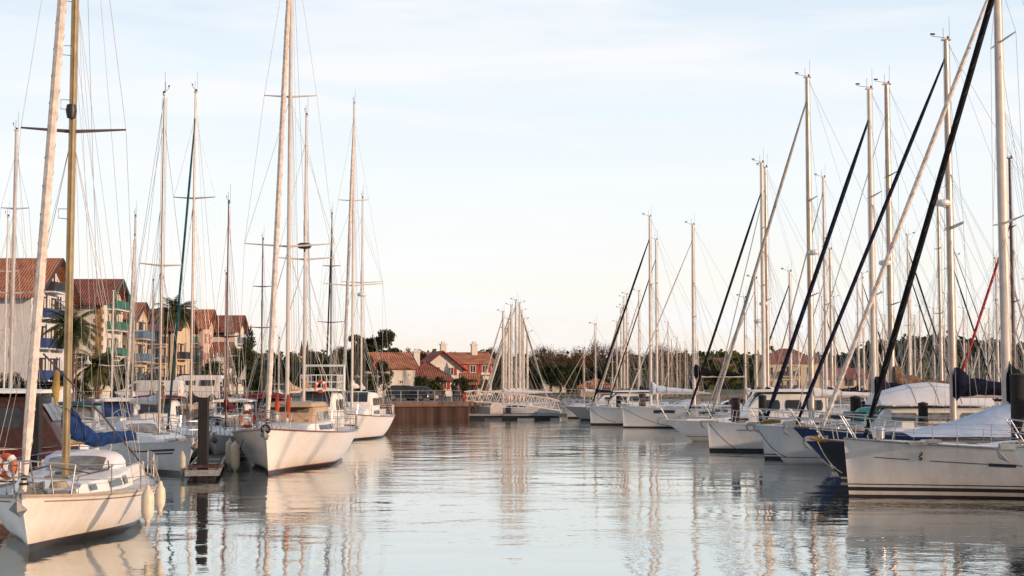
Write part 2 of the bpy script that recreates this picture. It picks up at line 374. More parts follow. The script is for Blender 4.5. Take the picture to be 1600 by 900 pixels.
EDGEM = {'black_canvas': mat('black_canvas_edge', (.045, .042, .045), .6), 'navy_canvas': mat('navy_canvas_edge', (.03, .035, .07), .6), 'teal_canvas': mat('teal_canvas_edge', (.3, .4, .4), .6)}
def rig(root, hull, mx, H, chord=.2, mm=None, spreaders=(), fore=None, fore_top=.93, fore_r=.09, boom=None, radar=None, wr=.007,
        bow_x=None, back=True, vane=True, base=None, lazy=True, name='mast', extra=True, rake=0.0, helix=False):
    """fore = material of the furled headsail; boom = dict(L, z, m, h, yaw, style)"""
    mm = mm or alu; z0 = base if base is not None else hull.deckz(mx); t = hull.t_of(mx); hw = hull.half(t); zs = hull.sheer(t)
    b = MB(); K = 8
    pts = [(mx - rake * (z / H), 0, z) for z in [lerp(z0, H, k / K) for k in range(K + 1)]]
    b.tube(pts, [chord / 2 * (1 if k < 6 else lerp(1, .72, (k - 5) / 3)) for k in range(K + 1)], 10, sq=.68, side=(1, 0, 0))
    b.box((mx - rake, 0, H + .03), (chord * 1.4, chord * .5, .06))
    mo = b.build(name, mm, root, smooth=True)
    top = Vector((mx - rake, 0, H))
    # masthead gear
    if vane:
        v = MB(); v.tube([(mx + .1, 0, H), (mx + .1, 0, H + .5)], .008, 4); v.tube([(mx, 0, H + .1), (mx + .55, 0, H + .18)], .01, 4)
        v.box((mx + .5, 0, H + .25), (.18, .01, .07)); v.lathe([(.04, 0), (.045, .08), (.02, .12)], (mx - .08, 0, H + .06), 8)
        v.tube([(mx - .12, .05, H), (mx - .12, .05, H + .9)], .006, 4)
        v.build('masthead_gear', blackp, mo)
    # spreaders
    for zz, half in spreaders:
        sp = MB()
        for sg in (1, -1): sp.tube([(mx, 0, zz), (mx - .25 * half * .5, sg * half, zz + .08 * half)], [.045, .022], 6, sq=1)
        sp.build('spreader', mm if mm is not alu_g else alu_d, mo, smooth=True)
    w = MB(); sps = sorted(spreaders); hound = H * (fore_top if fore_top < .97 else .985)
    for sg in (1, -1):
        ch = [(mx - .15, sg * hw * .93, zs)] + [(mx - .125 * hf, sg * hf, zz + .08 * hf) for zz, hf in sps] + [(mx, 0, hound)]
        for a, c in zip(ch, ch[1:]): w.tube([a, c], wr, 4, cap=False)
        if sps:
            w.tube([(mx + .35, sg * hw * .9, zs), (mx, 0, sps[0][0] - .05)], wr, 4, cap=False)
            w.tube([(mx - .6, sg * hw * .93, zs), (mx, 0, sps[0][0] - .05)], wr, 4, cap=False)
            if len(sps) > 1: w.tube([ch[1], (mx, 0, sps[1][0] - .05)], wr, 4, cap=False)
    if back:
        xs = -hull.L / 2 + .15
        zt = H * .3
        w.tube([top, (lerp(xs, mx, .28), 0, lerp(hull.fs, H, .28))], wr, 4, cap=False)
        for sg in (1, -1): w.tube([(lerp(xs, mx, .28), 0, lerp(hull.fs, H, .28)), (xs, sg * hull.half(1) * .8, hull.fs)], wr, 4, cap=False)
    if extra:   # halyards along the mast
        for dx, dy in ((.16, .05), (-.14, .06), (-.17, -.04)):
            w.tube([(mx + dx, dy, z0 + .4), (mx + dx * .8, dy, H - .1)], wr * .9, 4, cap=False)
    w.build('rigging', wirem, root)
    if fore is not None:
        bx = bow_x if bow_x is not None else hull.L / 2 - .18
        zb = hull.deckz(bx) + .05; a = Vector((bx, 0, zb)); c = Vector((mx, 0, H * fore_top))
        fb = MB(); n = 14; P = []; rs = []
        for k in range(n + 1):
            f = k / n; q = a.lerp(c, f); P.append(q); rs.append(fore_r * (1.0 if .06 < f < .8 else (.55 if f <= .06 else lerp(1, .45, (f - .8) / .2))))
        if fore_r < .02: rs = [fore_r] * (n + 1)
        fo = fb.tube(P, rs, 8).build('furled_sail', fore, root, smooth=True)
        if fore_r > .03:
            dr = MB(); d = (c - a).normalized(); q = a + d * .12
            dr.lathe([(.03, -.1), (.11, -.08), (.06, -.03), (.06, .05), (.11, .08), (.03, .1)], tuple(q + d * .1), 10)
            dr.build('furling_drum', blackp, fo)
            hd = MB(); q = a.lerp(c, .985); hd.tube([q, c], [.04, .05], 6); hd.build('furler_swivel', blackp, fo)
        if helix or fore_r > .055:
            hx = MB(); pp = []
            for k in range(240):
                f = .05 + .9 * k / 239; q = a.lerp(c, f); an = k * .62; r = fore_r * (1 if f < .8 else lerp(1, .45, (f - .8) / .2)) * 1.03
                pp.append(q + Vector((math.cos(an) * r * .7, math.sin(an) * r, -math.cos(an) * r * .3)))
            hx.tube(pp, .009, 4).build('furling_edge', EDGEM.get(fore.name, sail_g), fo)
    if boom:
        L, zb, yw = boom['L'], boom['z'], boom.get('yaw', 0)
        def bp(f, dz=0): return Vector((mx - .12 - L * f * math.cos(yw), L * f * math.sin(yw), zb + dz + boom.get('rise', 0) * f))
        bb = MB(); bb.tube([bp(0), bp(1)], boom.get('r', .07), 8, sq=.75); bo = bb.build('boom', boom.get('bm', mm), root, smooth=True)
        if boom.get('m') is not None:
            h = boom.get('h', .22); st = boom.get('style', 'bag')
            if st == 'bag':
                cover([bp(-.035, h * 1.3), bp(.0, h * 1.35), bp(.12, h * 1.05), bp(.35, h * .8), bp(.7, h * .6), bp(.97, h * .35)],
                      [h * 1.7, h * 1.8, h * 1.0, h * .75, h * .6, h * .3], [h * .35, h * .7, h * .75, h * .7, h * .55, h * .3], boom['m'], bo, seed=int(H * 10))
            elif st == 'sag':
                cover([bp(-.03, h * 2.6), bp(.04, h * 2.2), bp(.2, h * .75), bp(.42, -h * .1), bp(.62, h * .1), bp(.97, h * .1)],
                      [h * 1.5, h * 1.8, h * 1.15, h * .9, h * .8, h * .6], [h * .5, h * 1.0, h * .9, h * .7, h * .7, h * .4], boom['m'], bo, seed=3)
        if lazy:
            lz = MB()
            for sg in (1, -1):
                for f in (.3, .6, .9): lz.tube([bp(f, .1) + Vector((0, sg * .1, 0)), (mx - .05, sg * .08, lerp(zb, H, .62))], wr * .7, 4, cap=False)
            lz.tube([bp(1, .05), (mx - .1, 0, H - .05)], wr * .8, 4, cap=False)
            lz.build('topping_lift', wirem, bo)
    if radar:
        rd = MB(); zz = radar[0]; sx = radar[1]
        rd.lathe([(.05, -.12), (.24, -.09), (.30, -.02), (.30, .07), (.22, .13), (.03, .15)], (mx + sx * .42, 0, zz), 16)
        rd.tube([(mx, 0, zz - .25), (mx + sx * .42, 0, zz - .1)], .03, 6)
        rd.build('radar_dome', gel if len(radar) < 3 else radar[2], mo, smooth=True)
    return mo

def rails(root, hull, m=None, h=.6, x_aft=None, n=6, r=.014, pul=1.35, push=True, wr=.007, pulpit=True):
    m = m or steel; bx = hull.L / 2
    def edge(x, sg, z=0):
        t = hull.t_of(x); p = hull.pt(t, hull.sheer(t)); return Vector((x, sg * max(.02, p.y - .05), p.z + z))
    x1 = bx - pul; x2 = x_aft if x_aft is not None else -hull.L / 2 + .1
    if pulpit:
        b = MB()
        for z in (h, h * .5):
            k = 1.0 if z == h else .9
            b.tube([edge(x1, 1, z), edge(lerp(x1, bx, .55), 1, z + .03), Vector((bx + .08 * k, .16 * k, hull.fb + z + .06)), Vector((bx + .08 * k, -.16 * k, hull.fb + z + .06)), edge(lerp(x1, bx, .55), -1, z + .03), edge(x1, -1, z)], r * 1.2, 6)
        for sg in (1, -1):
            b.tube([edge(x1, sg, h), edge(x1 + .12, sg, -.02)], r * 1.2, 6)
            b.tube([edge(lerp(x1, bx, .5), sg, h), edge(lerp(x1, bx, .42), sg, -.02)], r * 1.2, 6)
            b.tube([Vector((bx + .06, sg * .16, hull.fb + h + .06)), edge(bx - .35, sg, -.02)], r * 1.2, 6)
        b.build('pulpit', m, root, smooth=True)
    for i in range(n):
        x = lerp(x1, x2, (i + .8) / (n + .2) if n else 0)
        for sg in (1, -1):
            s_ = MB(); s_.tube([edge(x, sg, -.03), edge(x, sg, h)], r, 5); s_.lathe([(.03, 0), (.03, .03)], tuple(edge(x, sg, -.02)), 6)
            s_.build('stanchion', m, root)
    w = MB()
    for sg in (1, -1):
        for z in (h - .01, h * .5):
            ps = [edge(lerp(x1, x2, k / 10), sg, z) for k in range(11)]; w.tube(ps, wr, 4, cap=False)
    w.build('lifeline', m, root)
    if push:
        b = MB(); xs = -hull.L / 2 + .05
        for z in (h, h * .5):
            b.tube([edge(xs + 1.1, 1, z), edge(xs, 1, z), edge(xs, -1, z), edge(xs + 1.1, -1, z)], r * 1.2, 6)
        for sg in (1, -1):
            for x in (xs + 1.1, xs + .05): b.tube([edge(x, sg, h), edge(x, sg, -.02)], r * 1.2, 6)
        b.build('pushpit', m, root, smooth=True)

def anchor(root, hull, m=None, x=None, s=1.0):
    m = m or galv; bx = (x if x is not None else hull.L / 2) ; z = hull.fb
    b = MB(); b.box((bx - .15, 0, z + .03), (.7 * s, .14, .05)); 
    for sg in (1, -1): b.box((bx + .1 * s, sg * .07, z + .02), (.35 * s, .015, .14))
    r = b.build('bow_roller', steel, root)
    a = MB(); a.tube([(bx - .5 * s, 0, z + .10), (bx + .2 * s, 0, z + .09), (bx + .34 * s, 0, z - .05)], .03 * s, 6)
    a.add([(bx + .36 * s, 0, z - .03), (bx + .22 * s, .17 * s, z - .22 * s), (bx + .02 * s, 0, z - .38 * s), (bx + .22 * s, -.17 * s, z - .22 * s), (bx + .24 * s, 0, z - .1 * s), (bx + .3 * s, 0, z - .26 * s)],
          [(0, 1, 4), (0, 4, 3), (1, 2, 4), (4, 2, 3), (0, 5, 1), (1, 5, 2), (2, 5, 3), (3, 5, 0)])
    a.build('anchor', m, root)

def deck_clutter(root, hull, xs, seed=1):
    rr = random.Random(seed)
    for x in xs:
        b = MB(); y = rr.uniform(-.2, .2) * hull.B; z = hull.deckz(x, y)
        k = rr.choice('hhc')
        if k == 'h': b.box((x, y, z + .05), (.5, .5, .08), rz=0, top=(.92, .92)); b.build('hatch', glassg, root)
        elif k == 'v': b.lathe([(.06, 0), (.05, .12), (.09, .16), (.11, .24), (.06, .28)], (x, y, z), 10); b.build('deck_vent', gel, root, smooth=True)
        else: b.lathe([(.05, 0), (.04, .04), (.04, .08), (.055, .10)], (x, y, z), 10); b.build('winch', steel, root, smooth=True)

def cockpit_gear(root, hull, x, big=True):
    z = hull.deckz(x)
    b = MB(); b.torus((x, 0, z + .75), .38, .016, 'x', 18, 5)
    for k in range(3): a = math.pi * k / 3; b.tube([(x, .37 * math.cos(a), z + .75 + .37 * math.sin(a)), (x, -.37 * math.cos(a), z + .75 - .37 * math.sin(a))], .009, 4)
    b.build('steering_wheel', steel, root)
    b = MB(); b.box((x + .18, 0, z + .4), (.22, .26, .8), top=(.8, .8)); b.build('steering_pedestal', gel, root)
    b = MB()
    for sg in (1, -1): b = MB(); b.box((x + .3, sg * hull.half(.8) * .62, z + .16), (2.6, .16, .34), top=(1, .7)); b.build('cockpit_coaming', gel, root)

def place(name, bow, head, hull, **kw):
    """bow = (X, Y) of the stem head; head = compass direction the bow points to, degrees from +X"""
    a = R(head); c = Vector((bow[0], bow[1], 0)) - Vector((math.cos(a), math.sin(a), 0)) * (hull.L / 2)
    return empty(name, (c.x, c.y, 0), a, **kw)

def sailboat(label, bow, head, L, B, fb, J, H, hm, group=None, rake=.5, chord=.17, mm=None, spreaders=(), fore=sail_w, fore_r=.085, fore_top=.93,
             boom=None, hoodm=None, radar=None, cabin=True, rail_m=None, n_st=5, anchor_on=True, mizzen=None, detail=2, win=None, stern=.72,
             bow_x=None, deck_m=None, helix=False, name='sailboat', wr=.007, railm=None, cab=(.19, .66), cabh=(.22, .42), wheel=True, cat='sailboat', base=None, pmid=.32, pbow=1.15, ent=2.0):
    hu = Hull(L, B, fb, rake=rake, stern=stern, pmid=pmid, pbow=pbow, ent=ent)
    r = place(name, bow, head, hu, label=label, cat=cat, group=group)
    hu.build(hm, r, deck_m, rail_m)
    mx = L / 2 - J
    if cabin:
        xf, xr = L / 2 - cab[0] * L, L / 2 - cab[1] * L
        c = Cabin(hu, xf, xr, B * .20, B * .33, cabh[0], cabh[1], slope=L * .09); c.build(gel, r)
        for a, b_ in (win or ((.40, .52), (.55, .68), (.72, .90))):
            c.window(lerp(xf, xr, a), lerp(xf, xr, b_), .30, .78, frame=detail > 1)
        if detail > 1:
            for q in (.36, .62):
                x = lerp(xf, xr, q); w, zb, hh = c.sec(x); h_ = MB(); h_.box((x, 0, zb + hh * 1.05 + .03), (.52, .52, .05), top=(.9, .9)); h_.build('hatch', glassg, c.o)
            g = MB(); x0 = xf - L * .09
            for sg in (1, -1):
                ps = []
                for q in (0, .04, .25, .5, .75, .96, 1):
                    xx = lerp(x0, xr, q); w, zb, hh = c.sec(xx); ps.append((xx, sg * w * .68, zb + hh + (.09 if 0 < q < 1 else 0)))
                g.tube(ps, .016, 5)
            g.build('grab_rail', teak, c.o)
        if base is None and c.xr < mx < c.xf: w, zb, hh = c.sec(mx); base = zb + hh
        if hoodm: hood(xr + L * .10, xr - L * .03, B * .27, .52, hu.deckz(xr) + cabh[1] * .6, hoodm, r)
    rig(r, hu, mx, H, chord, mm, spreaders, fore, fore_top, fore_r, boom, radar, wr=wr, bow_x=bow_x, base=base, helix=helix)
    if mizzen: rig(r, hu, **mizzen)
    rails(r, hu, m=railm, n=n_st, pul=1.35 if L > 9 else 1.0)
    if anchor_on: anchor(r, hu)
    if detail > 1: deck_clutter(r, hu, [L / 2 - L * .12, L / 2 - L * .16], seed=int(L * 10))
    if wheel: cockpit_gear(r, hu, -L / 2 + L * .14)
    return r, hu

def motorboat(label, bow, head, L, B, fb, hm, group=None, rake=1.1, cabm=None, z_roof=2.7, fly=0, cushions=None, name='motorboat', win=glass,
              xa=.30, xb=.80, lowh=.45, rail_m=None, roofm=None, rub_m=None, cat='motorboat', posts=True, pul=2.6, deck_m=None, crown=.10, roof_aft=.9):
    cabm = cabm or gel; roofm = roofm or cabm
    hu = Hull(L, B, fb, rake=rake, stern=.92, pmid=.22, pbow=.8, wide=.5, fm=fb * .86, fs=fb * .72, trake=.1)
    r = place(name, bow, head, hu, label=label, cat=cat, group=group)
    hu.build(hm, r, deck_m or gel, rub_m or gel, .035)
    c0 = Cabin(hu, L / 2 - .14 * L, L / 2 - .55 * L, B * .20, B * .38, .12, lowh, slope=L * .16); c0.build(cabm, r, 'foredeck_cabin')
    c0.window(lerp(c0.xf, c0.xr, .5), lerp(c0.xf, c0.xr, .75), .35, .8, frame=False)
    zt = hu.deckz(0) + lowh * .5
    hh = z_roof - zt
    c1 = Cabin(hu, L / 2 - xa * L, L / 2 - xb * L, B * .36, B * .42, hh, hh, slope=hh * .75, zb=zt - .1); c1.build(cabm, r, 'wheelhouse')
    c1.windscreen(win)
    n = 3; xs0, xs1 = c1.xf - c1.sl * .9, c1.xr
    for k in range(n): c1.window(lerp(xs0, xs1, k / n + .04), lerp(xs0, xs1, (k + 1) / n - .04), .42, .88, m=win, frame=False)
    top = MB(); rows = []; wb = B * .42
    for f in (0, .1, .3, .5, .7, .9, 1):
        x = lerp(c1.xf - c1.sl * .5, c1.xr - roof_aft, f); w = wb * (1 if .05 < f < .95 else .93)
        rows.append([(x, w * a, z_roof + .06 + crown * (1 - a * a) * math.sin(math.pi * lerp(.15, .85, f))) for a in (-1, -.8, -.45, 0, .45, .8, 1)])
    def under(p): return (p[0], p[1], z_roof - .005)
    top.grid(rows, flip=True)
    for e in (0, -1): top.grid([rows[e], [under(p) for p in rows[e]]], flip=(e == 0))
    for e in (0, -1): top.grid([[rw[e] for rw in rows], [under(rw[e]) for rw in rows]])
    top.grid([[under(p) for p in rw] for rw in rows])
    to = top.build('roof', roofm, r, smooth=True, ang=30)
    if crown > .5:
        for q_ in (2, 3, 4): se = MB(); se.tube([(p[0], p[1], p[2] + .004) for p in rows[q_]], .014, 4); se.build('canopy_seam', sail_g, to)
        for q_ in (2, 4): se = MB(); se.tube([(rw[q_][0], rw[q_][1], rw[q_][2] + .004) for rw in rows], .010, 4); se.build('canopy_seam', sail_g, to)
    if posts:
        for sg in (1, -1):
            ps = MB(); ps.tube([(c1.xr - roof_aft + .1, sg * B * .38, z_roof), (c1.xr - roof_aft - .05, sg * B * .4, hu.deckz(c1.xr))], .03, 6); ps.build('roof_post', steel, r)
    g = MB(); g.tube([(c1.xr + .4, .3, z_roof + .1), (c1.xr + .2, .3, z_roof + 2.1)], [.012, .006], 5); g.build('antenna', gel, to)
    if fly:
        f = MB(); xq = c1.xf - c1.sl; xe = c1.xr - .6
        for z in (.45, .8):
            f.tube([(xq, sg * B * .36, z_roof + z) for sg in (1, -1)], .025, 5)
            for sg in (1, -1): f.tube([(xq, sg * B * .36, z_roof + z), (xe, sg * B * .38, z_roof + z)], .025, 5)
        for q in range(7):
            for sg in (1, -1): f.tube([(lerp(xq, xe, q / 6), sg * B * .37, z_roof), (lerp(xq, xe, q / 6), sg * B * .37, z_roof + .8)], .02, 5)
        for q in range(1, 7): f.tube([(xq, lerp(-.36, .36, q / 7) * B, z_roof), (xq, lerp(-.36, .36, q / 7) * B, z_roof + .8)], .016, 5)
        f.build('flybridge_rail', paint_w, to)
        a = MB(); a.tube([(c1.xr, B * .4, z_roof), (c1.xr, B * .4, fly), (c1.xr, -B * .4, fly), (c1.xr, -B * .4, z_roof)], .07, 8); a.build('radar_arch', paint_w, to)
    if cushions:
        for k in range(2):
            q = MB(); q.box((L / 2 - L * (.24 + .07 * k), 0, hu.deckz(L / 2 - .3 * L) + .46 + .12 * k), (L * .07, B * .46, .14), top=(.94, .94)); q.build('sun_pad', cushions, r)
    rails(r, hu, m=rail_m, n=4, h=.62, pul=pul, x_aft=-L * .12, push=False)
    anchor(r, hu, s=.8)
    return r, hu

def fender(loc, h=.75, r=.14, label='', top=None):
    o = empty('fender', loc, 0, label=label, cat='fender', group='fenders hanging beside the hulls')
    b = MB(); b.lathe([(.03, -h / 2 - .08), (.05, -h / 2 - .02), (r * .55, -h / 2 + .02), (r * .86, -h / 2 + .07), (r, -h / 2 + .15), (r * 1.02, 0), (r, h / 2 - .15), (r * .86, h / 2 - .07), (r * .55, h / 2 - .02), (.05, h / 2 + .02), (.03, h / 2 + .08)], (0, 0, 0), 14)
    b.build('fender_body', fendm, o, smooth=True)
    l = MB(); l.tube([(0, 0, h / 2 + .05), top or (0, 0, h / 2 + .7)], .012, 5); l.build('rope', ropem, o)
    e = MB(); e.lathe([(.045, -h / 2 - .13), (.05, -h / 2 - .05)], (0, 0, 0), 8); e.build('end_cap', cov_tan, o)
    return o

def lifebuoy(loc, face, Rr=.30, label=''):
    o = empty('lifebuoy', loc, face, label=label, cat='lifebuoy', group='orange lifebuoys')
    b = MB(); b.torus((0, 0, 0), Rr, .075, 'x', 24, 8); b.build('ring', orange, o, smooth=True)
    for k in range(4):
        g = MB(); a = math.pi / 4 + k * math.pi / 2
        p = Vector((0, Rr * math.cos(a), Rr * math.sin(a))); t = Vector((0, -math.sin(a), math.cos(a))) * .05
        g.tube([p - t, p + t], .082, 10); g.build('reflective_band', paint_w, o)
    return o
# ------------------------------------------------------------------ sky and sun
SUN_EL, SUN_AZ = 11.0, -29.0     # azimuth of the sun from +X, degrees (low, to the right and a little behind the camera)
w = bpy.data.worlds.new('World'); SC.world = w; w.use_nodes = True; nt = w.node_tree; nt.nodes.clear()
wo = nn(nt, 'ShaderNodeOutputWorld'); bg = nn(nt, 'ShaderNodeBackground'); nt.links.new(bg.outputs[0], wo.inputs[0])
sky = nn(nt, 'ShaderNodeTexSky', sky_type='NISHITA'); sky.sun_disc = False; sky.sun_elevation = R(SUN_EL)
sky.sun_rotation = R(90 - SUN_AZ); sky.air_density = 1.0; sky.dust_density = 1.5; sky.ozone_density = 1.5
tc = nn(nt, 'ShaderNodeTexCoord'); sp = nn(nt, 'ShaderNodeSeparateXYZ'); nt.links.new(tc.outputs['Generated'], sp.inputs[0])
# thin high veil of cloud: warm near the horizon, pale blue above
cr = nn(nt, 'ShaderNodeValToRGB'); cr.color_ramp.interpolation = 'EASE'
e = cr.color_ramp.elements
STOPS = [(0.0, (0.97, 0.83, 0.75)), (0.03, (0.99, 0.89, 0.79)), (0.07, (0.98, 0.965, 0.91)), (0.13, (0.93, 0.965, 0.985)), (0.20, (0.85, 0.93, 0.99)), (0.27, (0.745, 0.85, 0.955)), (0.6, (0.40, 0.52, 0.74)), (1.0, (0.26, 0.38, 0.60))]
e[0].position, e[0].color = STOPS[0][0], (*STOPS[0][1], 1); e[1].position, e[1].color = 1.0, (*STOPS[-1][1], 1)
for p, c in STOPS[1:-1]: q = e.new(p); q.color = (*c, 1)
nt.links.new(sp.outputs['Z'], cr.inputs[0])
mp = nn(nt, 'ShaderNodeMapping'); mp.inputs['Scale'].default_value = (2.2, 2.2, 15); mp.inputs['Rotation'].default_value = (0.04, 0.07, 0.2)
nt.links.new(tc.outputs['Generated'], mp.inputs[0])
no = nn(nt, 'ShaderNodeTexNoise'); inp(no, Scale=1.7, Detail=6.0, Roughness=0.55, Distortion=0.4); nt.links.new(mp.outputs[0], no.inputs['Vector'])
mr = nn(nt, 'ShaderNodeMapRange'); mr.inputs['From Min'].default_value = .44; mr.inputs['From Max'].default_value = .64; mr.inputs['To Max'].default_value = .85
nt.links.new(no.outputs[0], mr.inputs[0])
cl = nn(nt, 'ShaderNodeMix', data_type='RGBA'); cl.inputs[7].default_value = (0.98, 0.975, 0.99, 1)
nt.links.new(mr.outputs[0], cl.inputs[0]); nt.links.new(cr.outputs[0], cl.inputs[6])
sk = nn(nt, 'ShaderNodeVectorMath', operation='SCALE'); sk.inputs['Scale'].default_value = 0.10; nt.links.new(sky.outputs[0], sk.inputs[0])
mx = nn(nt, 'ShaderNodeMix', data_type='RGBA'); mx.inputs[0].default_value = 0.88
nt.links.new(sk.outputs[0], mx.inputs[6]); nt.links.new(cl.outputs[2], mx.inputs[7])
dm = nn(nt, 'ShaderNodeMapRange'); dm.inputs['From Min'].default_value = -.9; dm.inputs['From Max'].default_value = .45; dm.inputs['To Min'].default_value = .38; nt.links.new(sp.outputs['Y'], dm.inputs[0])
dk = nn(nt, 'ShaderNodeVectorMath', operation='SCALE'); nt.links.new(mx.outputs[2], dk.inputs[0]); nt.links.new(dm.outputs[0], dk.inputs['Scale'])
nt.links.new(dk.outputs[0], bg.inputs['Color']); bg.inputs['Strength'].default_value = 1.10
sd = bpy.data.lights.new('sun', 'SUN'); sd.energy = 4.3; sd.angle = R(1.3); sd.color = (1.0, 0.68, 0.46)
so = bpy.data.objects.new('sun', sd); COL.objects.link(so)
ts = Vector((math.cos(R(SUN_EL)) * math.cos(R(SUN_AZ)), math.cos(R(SUN_EL)) * math.sin(R(SUN_AZ)), math.sin(R(SUN_EL))))
so.rotation_euler = ts.to_track_quat('Z', 'Y').to_euler(); so.location = (60, -60, 40)

# ------------------------------------------------------------------ water
m = bpy.data.materials.new('harbour_water'); m.use_nodes = True; nt = m.node_tree; nt.nodes.clear(); MATS['water'] = m
out = nn(nt, 'ShaderNodeOutputMaterial'); mixs = nn(nt, 'ShaderNodeMixShader'); nt.links.new(mixs.outputs[0], out.inputs[0])
df = nn(nt, 'ShaderNodeBsdfDiffuse'); df.inputs['Color'].default_value = (0.035, 0.05, 0.045, 1)
gl = nn(nt, 'ShaderNodeBsdfGlossy'); gl.inputs['Roughness'].default_value = 0.015; gl.inputs['Color'].default_value = (0.93, 0.96, 0.96, 1)
fr = nn(nt, 'ShaderNodeFresnel'); fr.inputs['IOR'].default_value = 2.6
tc = nn(nt, 'ShaderNodeTexCoord')
def wave(sx, sy, sc, amp, det=2.0, rot=0.0, dist=0.0):
    mp = nn(nt, 'ShaderNodeMapping'); mp.inputs['Scale'].default_value = (sx, sy, 1); mp.inputs['Rotation'].default_value = (0, 0, rot)
    nt.links.new(tc.outputs['Object'], mp.inputs[0])
    n = nn(nt, 'ShaderNodeTexNoise'); inp(n, Scale=sc, Detail=det, Roughness=0.5, Distortion=dist); nt.links.new(mp.outputs[0], n.inputs['Vector'])
    mu = nn(nt, 'ShaderNodeMath', operation='MULTIPLY'); mu.inputs[1].default_value = amp; nt.links.new(n.outputs[0], mu.inputs[0]); return mu
w1 = wave(.75, 1.0, .55, .031, 1.5, .12)         # long low undulation
w2 = wave(.7, 1.0, 2.3, .0120, 2.0, -.08, .3)     # ripples
w3 = wave(.9, 1.0, 7.5, .0042, 2.0, .2)          # cat's paws, only in patches
pn = wave(.05, .12, 1.0, 1.0, 2.0, .1)
pr = nn(nt, 'ShaderNodeMapRange'); pr.inputs['From Min'].default_value = .40; pr.inputs['From Max'].default_value = .62; pr.inputs['To Min'].default_value = .25
nt.links.new(pn.outputs[0], pr.inputs[0])
a1 = nn(nt, 'ShaderNodeMath', operation='ADD'); nt.links.new(w2.outputs[0], a1.inputs[0]); nt.links.new(w3.outputs[0], a1.inputs[1])
mu = nn(nt, 'ShaderNodeMath', operation='MULTIPLY'); nt.links.new(a1.outputs[0], mu.inputs[0]); nt.links.new(pr.outputs[0], mu.inputs[1])
a2 = nn(nt, 'ShaderNodeMath', operation='ADD'); nt.links.new(mu.outputs[0], a2.inputs[0]); nt.links.new(w1.outputs[0], a2.inputs[1])
bp = nn(nt, 'ShaderNodeBump'); bp.inputs['Strength'].default_value = 1.0; bp.inputs['Distance'].default_value = 1.0
nt.links.new(a2.outputs[0], bp.inputs['Height'])
for nd in (df, gl, fr): nt.links.new(bp.outputs[0], nd.inputs['Normal'])
fm = nn(nt, 'ShaderNodeMapRange'); fm.inputs['To Min'].default_value = .60; nt.links.new(fr.outputs[0], fm.inputs[0]); nt.links.new(fm.outputs[0], mixs.inputs[0]); nt.links.new(df.outputs[0], mixs.inputs[1]); nt.links.new(gl.outputs[0], mixs.inputs[2])
b = MB(); b.add([(-4000, -60, 0), (4000, -60, 0), (4000, 6000, 0), (-4000, 6000, 0)], [(0, 1, 2, 3)])
tag(b.build('water', m), kind='structure')

# ------------------------------------------------------------------ land
HQ = 1.6
grass = mat('rough_grass', (0.075, 0.085, 0.035), 0.95, var=0.3, scale=.4, bump=.05, bscale=2)
asph = mat('quay_paving', (0.20, 0.17, 0.145), 0.9, var=0.2, scale=1.5, bump=.005)
sheetm = mat('rusty_sheet_pile', (0.058, 0.028, 0.020), 0.85, var=0.35, scale=1.3, bump=.01, stretch=(2, 2, .35), col2=(0.04, 0.02, 0.016))
capm = mat('quay_cap_concrete', (0.16, 0.10, 0.07), 0.85, var=0.2, scale=1.5, bump=.01)
EDGE = [(-420, 96), (-80, 108), (-26, 114), (-13.2, 126), (-4.0, 129.5)]
b = MB(); bot = [(x, y, HQ) for x, y in EDGE] + [(-3.5, 142, HQ), (3, 168, HQ), (22, 176, HQ), (40, 236, HQ), (60, 330, HQ), (120, 365, HQ), (900, 380, HQ), (4000, 500, HQ), (4000, 5900, HQ), (-4000, 5900, HQ), (-4000, 96, HQ)]
b.cap(bot); tag(b.build('ground', grass), kind='structure')
b = MB(); b.cap([(x, y + .02, HQ + .004) for x, y in EDGE] + [(-3.6, 141, HQ + .004), (-3, 151, HQ + .004), (-40, 146, HQ + .004), (-420, 132, HQ + .004)]); tag(b.build('quay_pavement', asph), kind='structure')
dkconc = mat('dark_wet_concrete', (0.09, 0.075, 0.06), 0.85, var=0.3, scale=2, bump=.01)
# quay wall: corrugated sheet piling with a concrete cap
def quay(pts, wallm, capmat, name, label, corr=True):
    o = empty(name, (pts[0][0], pts[0][1], 0), 0, label=label, cat='quay wall')
    ox, oy = pts[0]; b = MB(); c = MB()
    for (x0, y0), (x1, y1) in zip(pts, pts[1:]):
        L = math.hypot(x1 - x0, y1 - y0); ux, uy = (x1 - x0) / L, (y1 - y0) / L; nx, ny = uy, -ux
        n = max(1, int(L / .32)); P = []
        for k in range(n + 1):
            d = (.10 if (k // 2) % 2 else 0.0) if corr else 0.0
            P.append((x0 + ux * L * k / n + nx * d - ox, y0 + uy * L * k / n + ny * d - oy))
        b.grid([[(p[0], p[1], -1.5) for p in P], [(p[0], p[1], HQ - .35) for p in P]])
        th = .32
        q = [(x0 - ox + nx * th, y0 - oy + ny * th), (x1 - ox + nx * th, y1 - oy + ny * th), (x1 - ox - nx * .3, y1 - oy - ny * .3), (x0 - ox - nx * .3, y0 - oy - ny * .3)]
        c.add([(a, bb, HQ - .42) for a, bb in q] + [(a, bb, HQ + .02) for a, bb in q], [(0, 1, 5, 4), (1, 2, 6, 5), (2, 3, 7, 6), (3, 0, 4, 7), (4, 5, 6, 7), (3, 2, 1, 0)])
    b.build('sheet_piling', wallm, o); c.build('capping_beam', capmat, o)
    return o
quay(EDGE[3:] + [(-3.4, 142)], sheetm, capm, 'quay_wall', 'rusty brown sheet pile quay wall jutting out in the centre')
quay(EDGE[:4], dkconc, concrete, 'quay_wall', 'long concrete quay wall behind the boats on the left', corr=False)
